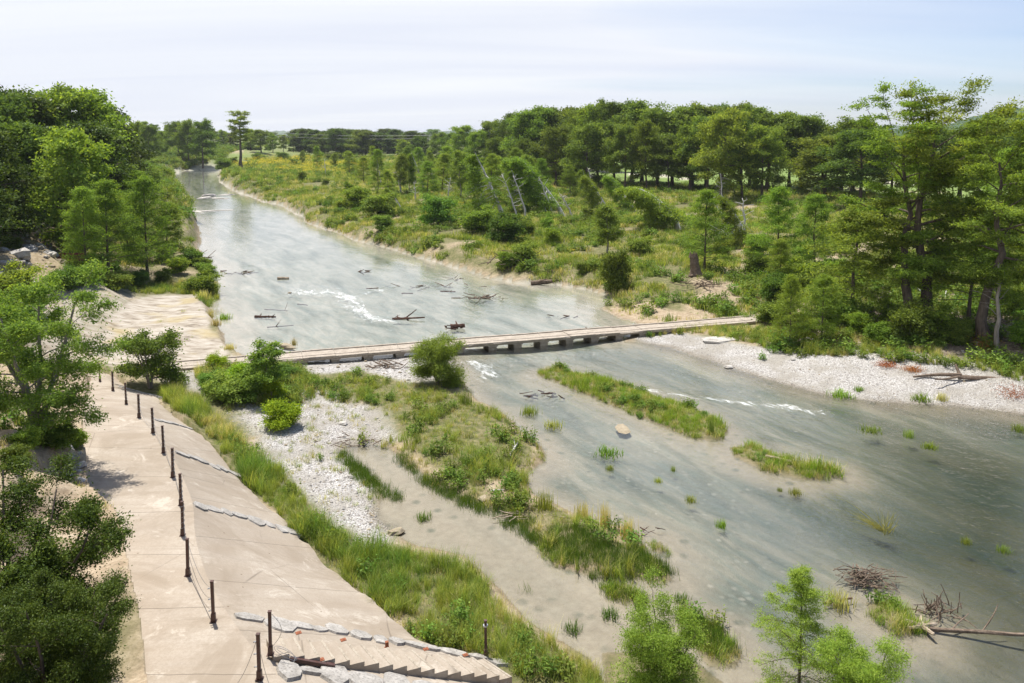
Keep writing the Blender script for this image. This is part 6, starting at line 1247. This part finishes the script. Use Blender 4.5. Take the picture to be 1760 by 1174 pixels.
# ------------------------------------------------------------------ sky, sun, camera
SUN_EL, SUN_AZ = R(72), R(-32)      # azimuth measured from the view direction, negative = left
def sky():
    w = bpy.data.worlds.new('World'); SC.world = w; w.use_nodes = True; t = w.node_tree; t.nodes.clear()
    N = t.nodes.new; L = t.links.new
    out = N('ShaderNodeOutputWorld'); bg = N('ShaderNodeBackground'); L(bg.outputs[0], out.inputs[0]); bg.inputs[1].default_value = .12
    sk = N('ShaderNodeTexSky'); sk.sky_type = 'NISHITA'; sk.sun_disc = False; sk.sun_elevation = SUN_EL; sk.sun_rotation = SUN_AZ
    sk.altitude = 300; sk.air_density = 1.0; sk.dust_density = 1.0; sk.ozone_density = 1.2
    tc = N('ShaderNodeTexCoord'); sx = N('ShaderNodeSeparateXYZ'); L(tc.outputs['Generated'], sx.inputs[0])
    zc = N('ShaderNodeMath'); zc.operation = 'MAXIMUM'; zc.inputs[1].default_value = .0; L(sx.outputs[2], zc.inputs[0])
    za = N('ShaderNodeMath'); za.operation = 'ADD'; za.inputs[1].default_value = .12; L(zc.outputs[0], za.inputs[0])
    dx = N('ShaderNodeMath'); dx.operation = 'DIVIDE'; L(sx.outputs[0], dx.inputs[0]); L(za.outputs[0], dx.inputs[1])
    dy = N('ShaderNodeMath'); dy.operation = 'DIVIDE'; L(sx.outputs[1], dy.inputs[0]); L(za.outputs[0], dy.inputs[1])
    cb = N('ShaderNodeCombineXYZ'); L(dx.outputs[0], cb.inputs[0]); L(dy.outputs[0], cb.inputs[1])
    mp = N('ShaderNodeMapping'); L(cb.outputs[0], mp.inputs[0]); mp.inputs['Scale'].default_value = (.16, .5, 1); mp.inputs['Rotation'].default_value = (0, 0, .35); mp.inputs['Location'].default_value = (.35, .1, 0)
    nz = N('ShaderNodeTexNoise'); L(mp.outputs[0], nz.inputs['Vector']); nz.inputs['Scale'].default_value = .9; nz.inputs['Detail'].default_value = 7; nz.inputs['Roughness'].default_value = .55; nz.inputs['Distortion'].default_value = .5
    # thin cloud cover, thinner towards the right
    ax = N('ShaderNodeMath'); ax.operation = 'MULTIPLY_ADD'; L(sx.outputs[0], ax.inputs[0]); ax.inputs[1].default_value = -.62; ax.inputs[2].default_value = .36
    az = N('ShaderNodeMath'); az.operation = 'MULTIPLY_ADD'; L(sx.outputs[2], az.inputs[0]); az.inputs[1].default_value = -.35; L(ax.outputs[0], az.inputs[2])
    sm = N('ShaderNodeMath'); sm.operation = 'ADD'; L(nz.outputs[0], sm.inputs[0]); L(az.outputs[0], sm.inputs[1])
    rp = N('ShaderNodeValToRGB'); L(sm.outputs[0], rp.inputs[0]); e = rp.color_ramp.elements; e[0].position = .38; e[0].color = (.0, .0, .0, 1); e[1].position = .78; e[1].color = (.95, .95, .95, 1)
    st_ = N('ShaderNodeMix'); st_.data_type = 'RGBA'; st_.blend_type = 'MULTIPLY'; st_.inputs[0].default_value = 1; L(sk.outputs[0], st_.inputs[6]); st_.inputs[7].default_value = (.64, .70, .84, 1)
    mx = N('ShaderNodeMix'); mx.data_type = 'RGBA'; L(rp.outputs[0], mx.inputs[0]); L(st_.outputs[2], mx.inputs[6]); 
    mp2 = N('ShaderNodeMapping'); L(cb.outputs[0], mp2.inputs[0]); mp2.inputs['Scale'].default_value = (.10, .55, 1); mp2.inputs['Rotation'].default_value = (0, 0, -.22)
    n2 = N('ShaderNodeTexNoise'); L(mp2.outputs[0], n2.inputs['Vector']); n2.inputs['Scale'].default_value = 1.5; n2.inputs['Detail'].default_value = 6; n2.inputs['Distortion'].default_value = .8
    r2 = N('ShaderNodeValToRGB'); L(n2.outputs[0], r2.inputs[0]); q = r2.color_ramp.elements; q[0].position = .36; q[0].color = (4.55, 4.75, 5.35, 1); q[1].position = .62; q[1].color = (5.5, 5.6, 5.72, 1)
    L(r2.outputs[0], mx.inputs[7])
    L(mx.outputs[2], bg.inputs[0])
sky()
sd = bpy.data.lights.new('sun', 'SUN'); sd.energy = 4.9; sd.angle = R(.8); sd.color = (1.0, .955, .88)
so = bpy.data.objects.new('sun', sd); COL.objects.link(so)
sdir = Vector((math.sin(SUN_AZ) * math.cos(SUN_EL), math.cos(SUN_AZ) * math.cos(SUN_EL), math.sin(SUN_EL)))
so.rotation_euler = (-sdir).to_track_quat('-Z', 'Y').to_euler(); so.location = (0, 0, 60)
cd = bpy.data.cameras.new('camera'); co = bpy.data.objects.new('camera', cd); COL.objects.link(co); SC.camera = co
co.location = (0, 0, CAMZ); co.rotation_euler = (R(90) - PITCH, 0, 0)
cd.sensor_width = 36.0; cd.sensor_fit = 'HORIZONTAL'; cd.lens = F * 36 / 1760; cd.shift_y = -(587 - PPY) / 1760; cd.clip_start = .2; cd.clip_end = 20000
SC.view_settings.view_transform = 'Standard'; SC.view_settings.look = 'None'; SC.view_settings.exposure = EXPO; SC.view_settings.gamma = 1
SC.cycles.max_bounces = 5; SC.cycles.transparent_max_bounces = 12; SC.cycles.diffuse_bounces = 2; SC.cycles.glossy_bounces = 2; SC.cycles.transmission_bounces = 4; SC.cycles.caustics_reflective = False; SC.cycles.caustics_refractive = False
SC.cycles.use_denoising = True

def haze():
    m = MB(); m.box((0, 4000, 57), (19000, 11000, 118)); o = m.obj('haze'); o['kind'] = 'stuff'; o['label'] = 'thin summer haze over the valley'
    t = NT('haze_air'); v = t.n('ShaderNodeVolumePrincipled'); v.inputs['Color'].default_value = (.84, .88, .95, 1); v.inputs['Density'].default_value = HAZE; v.inputs['Anisotropy'].default_value = .25
    t.l(v.outputs[0], t.out.inputs['Volume']); o.data.materials.append(t.m)
HAZE = .00009
haze()
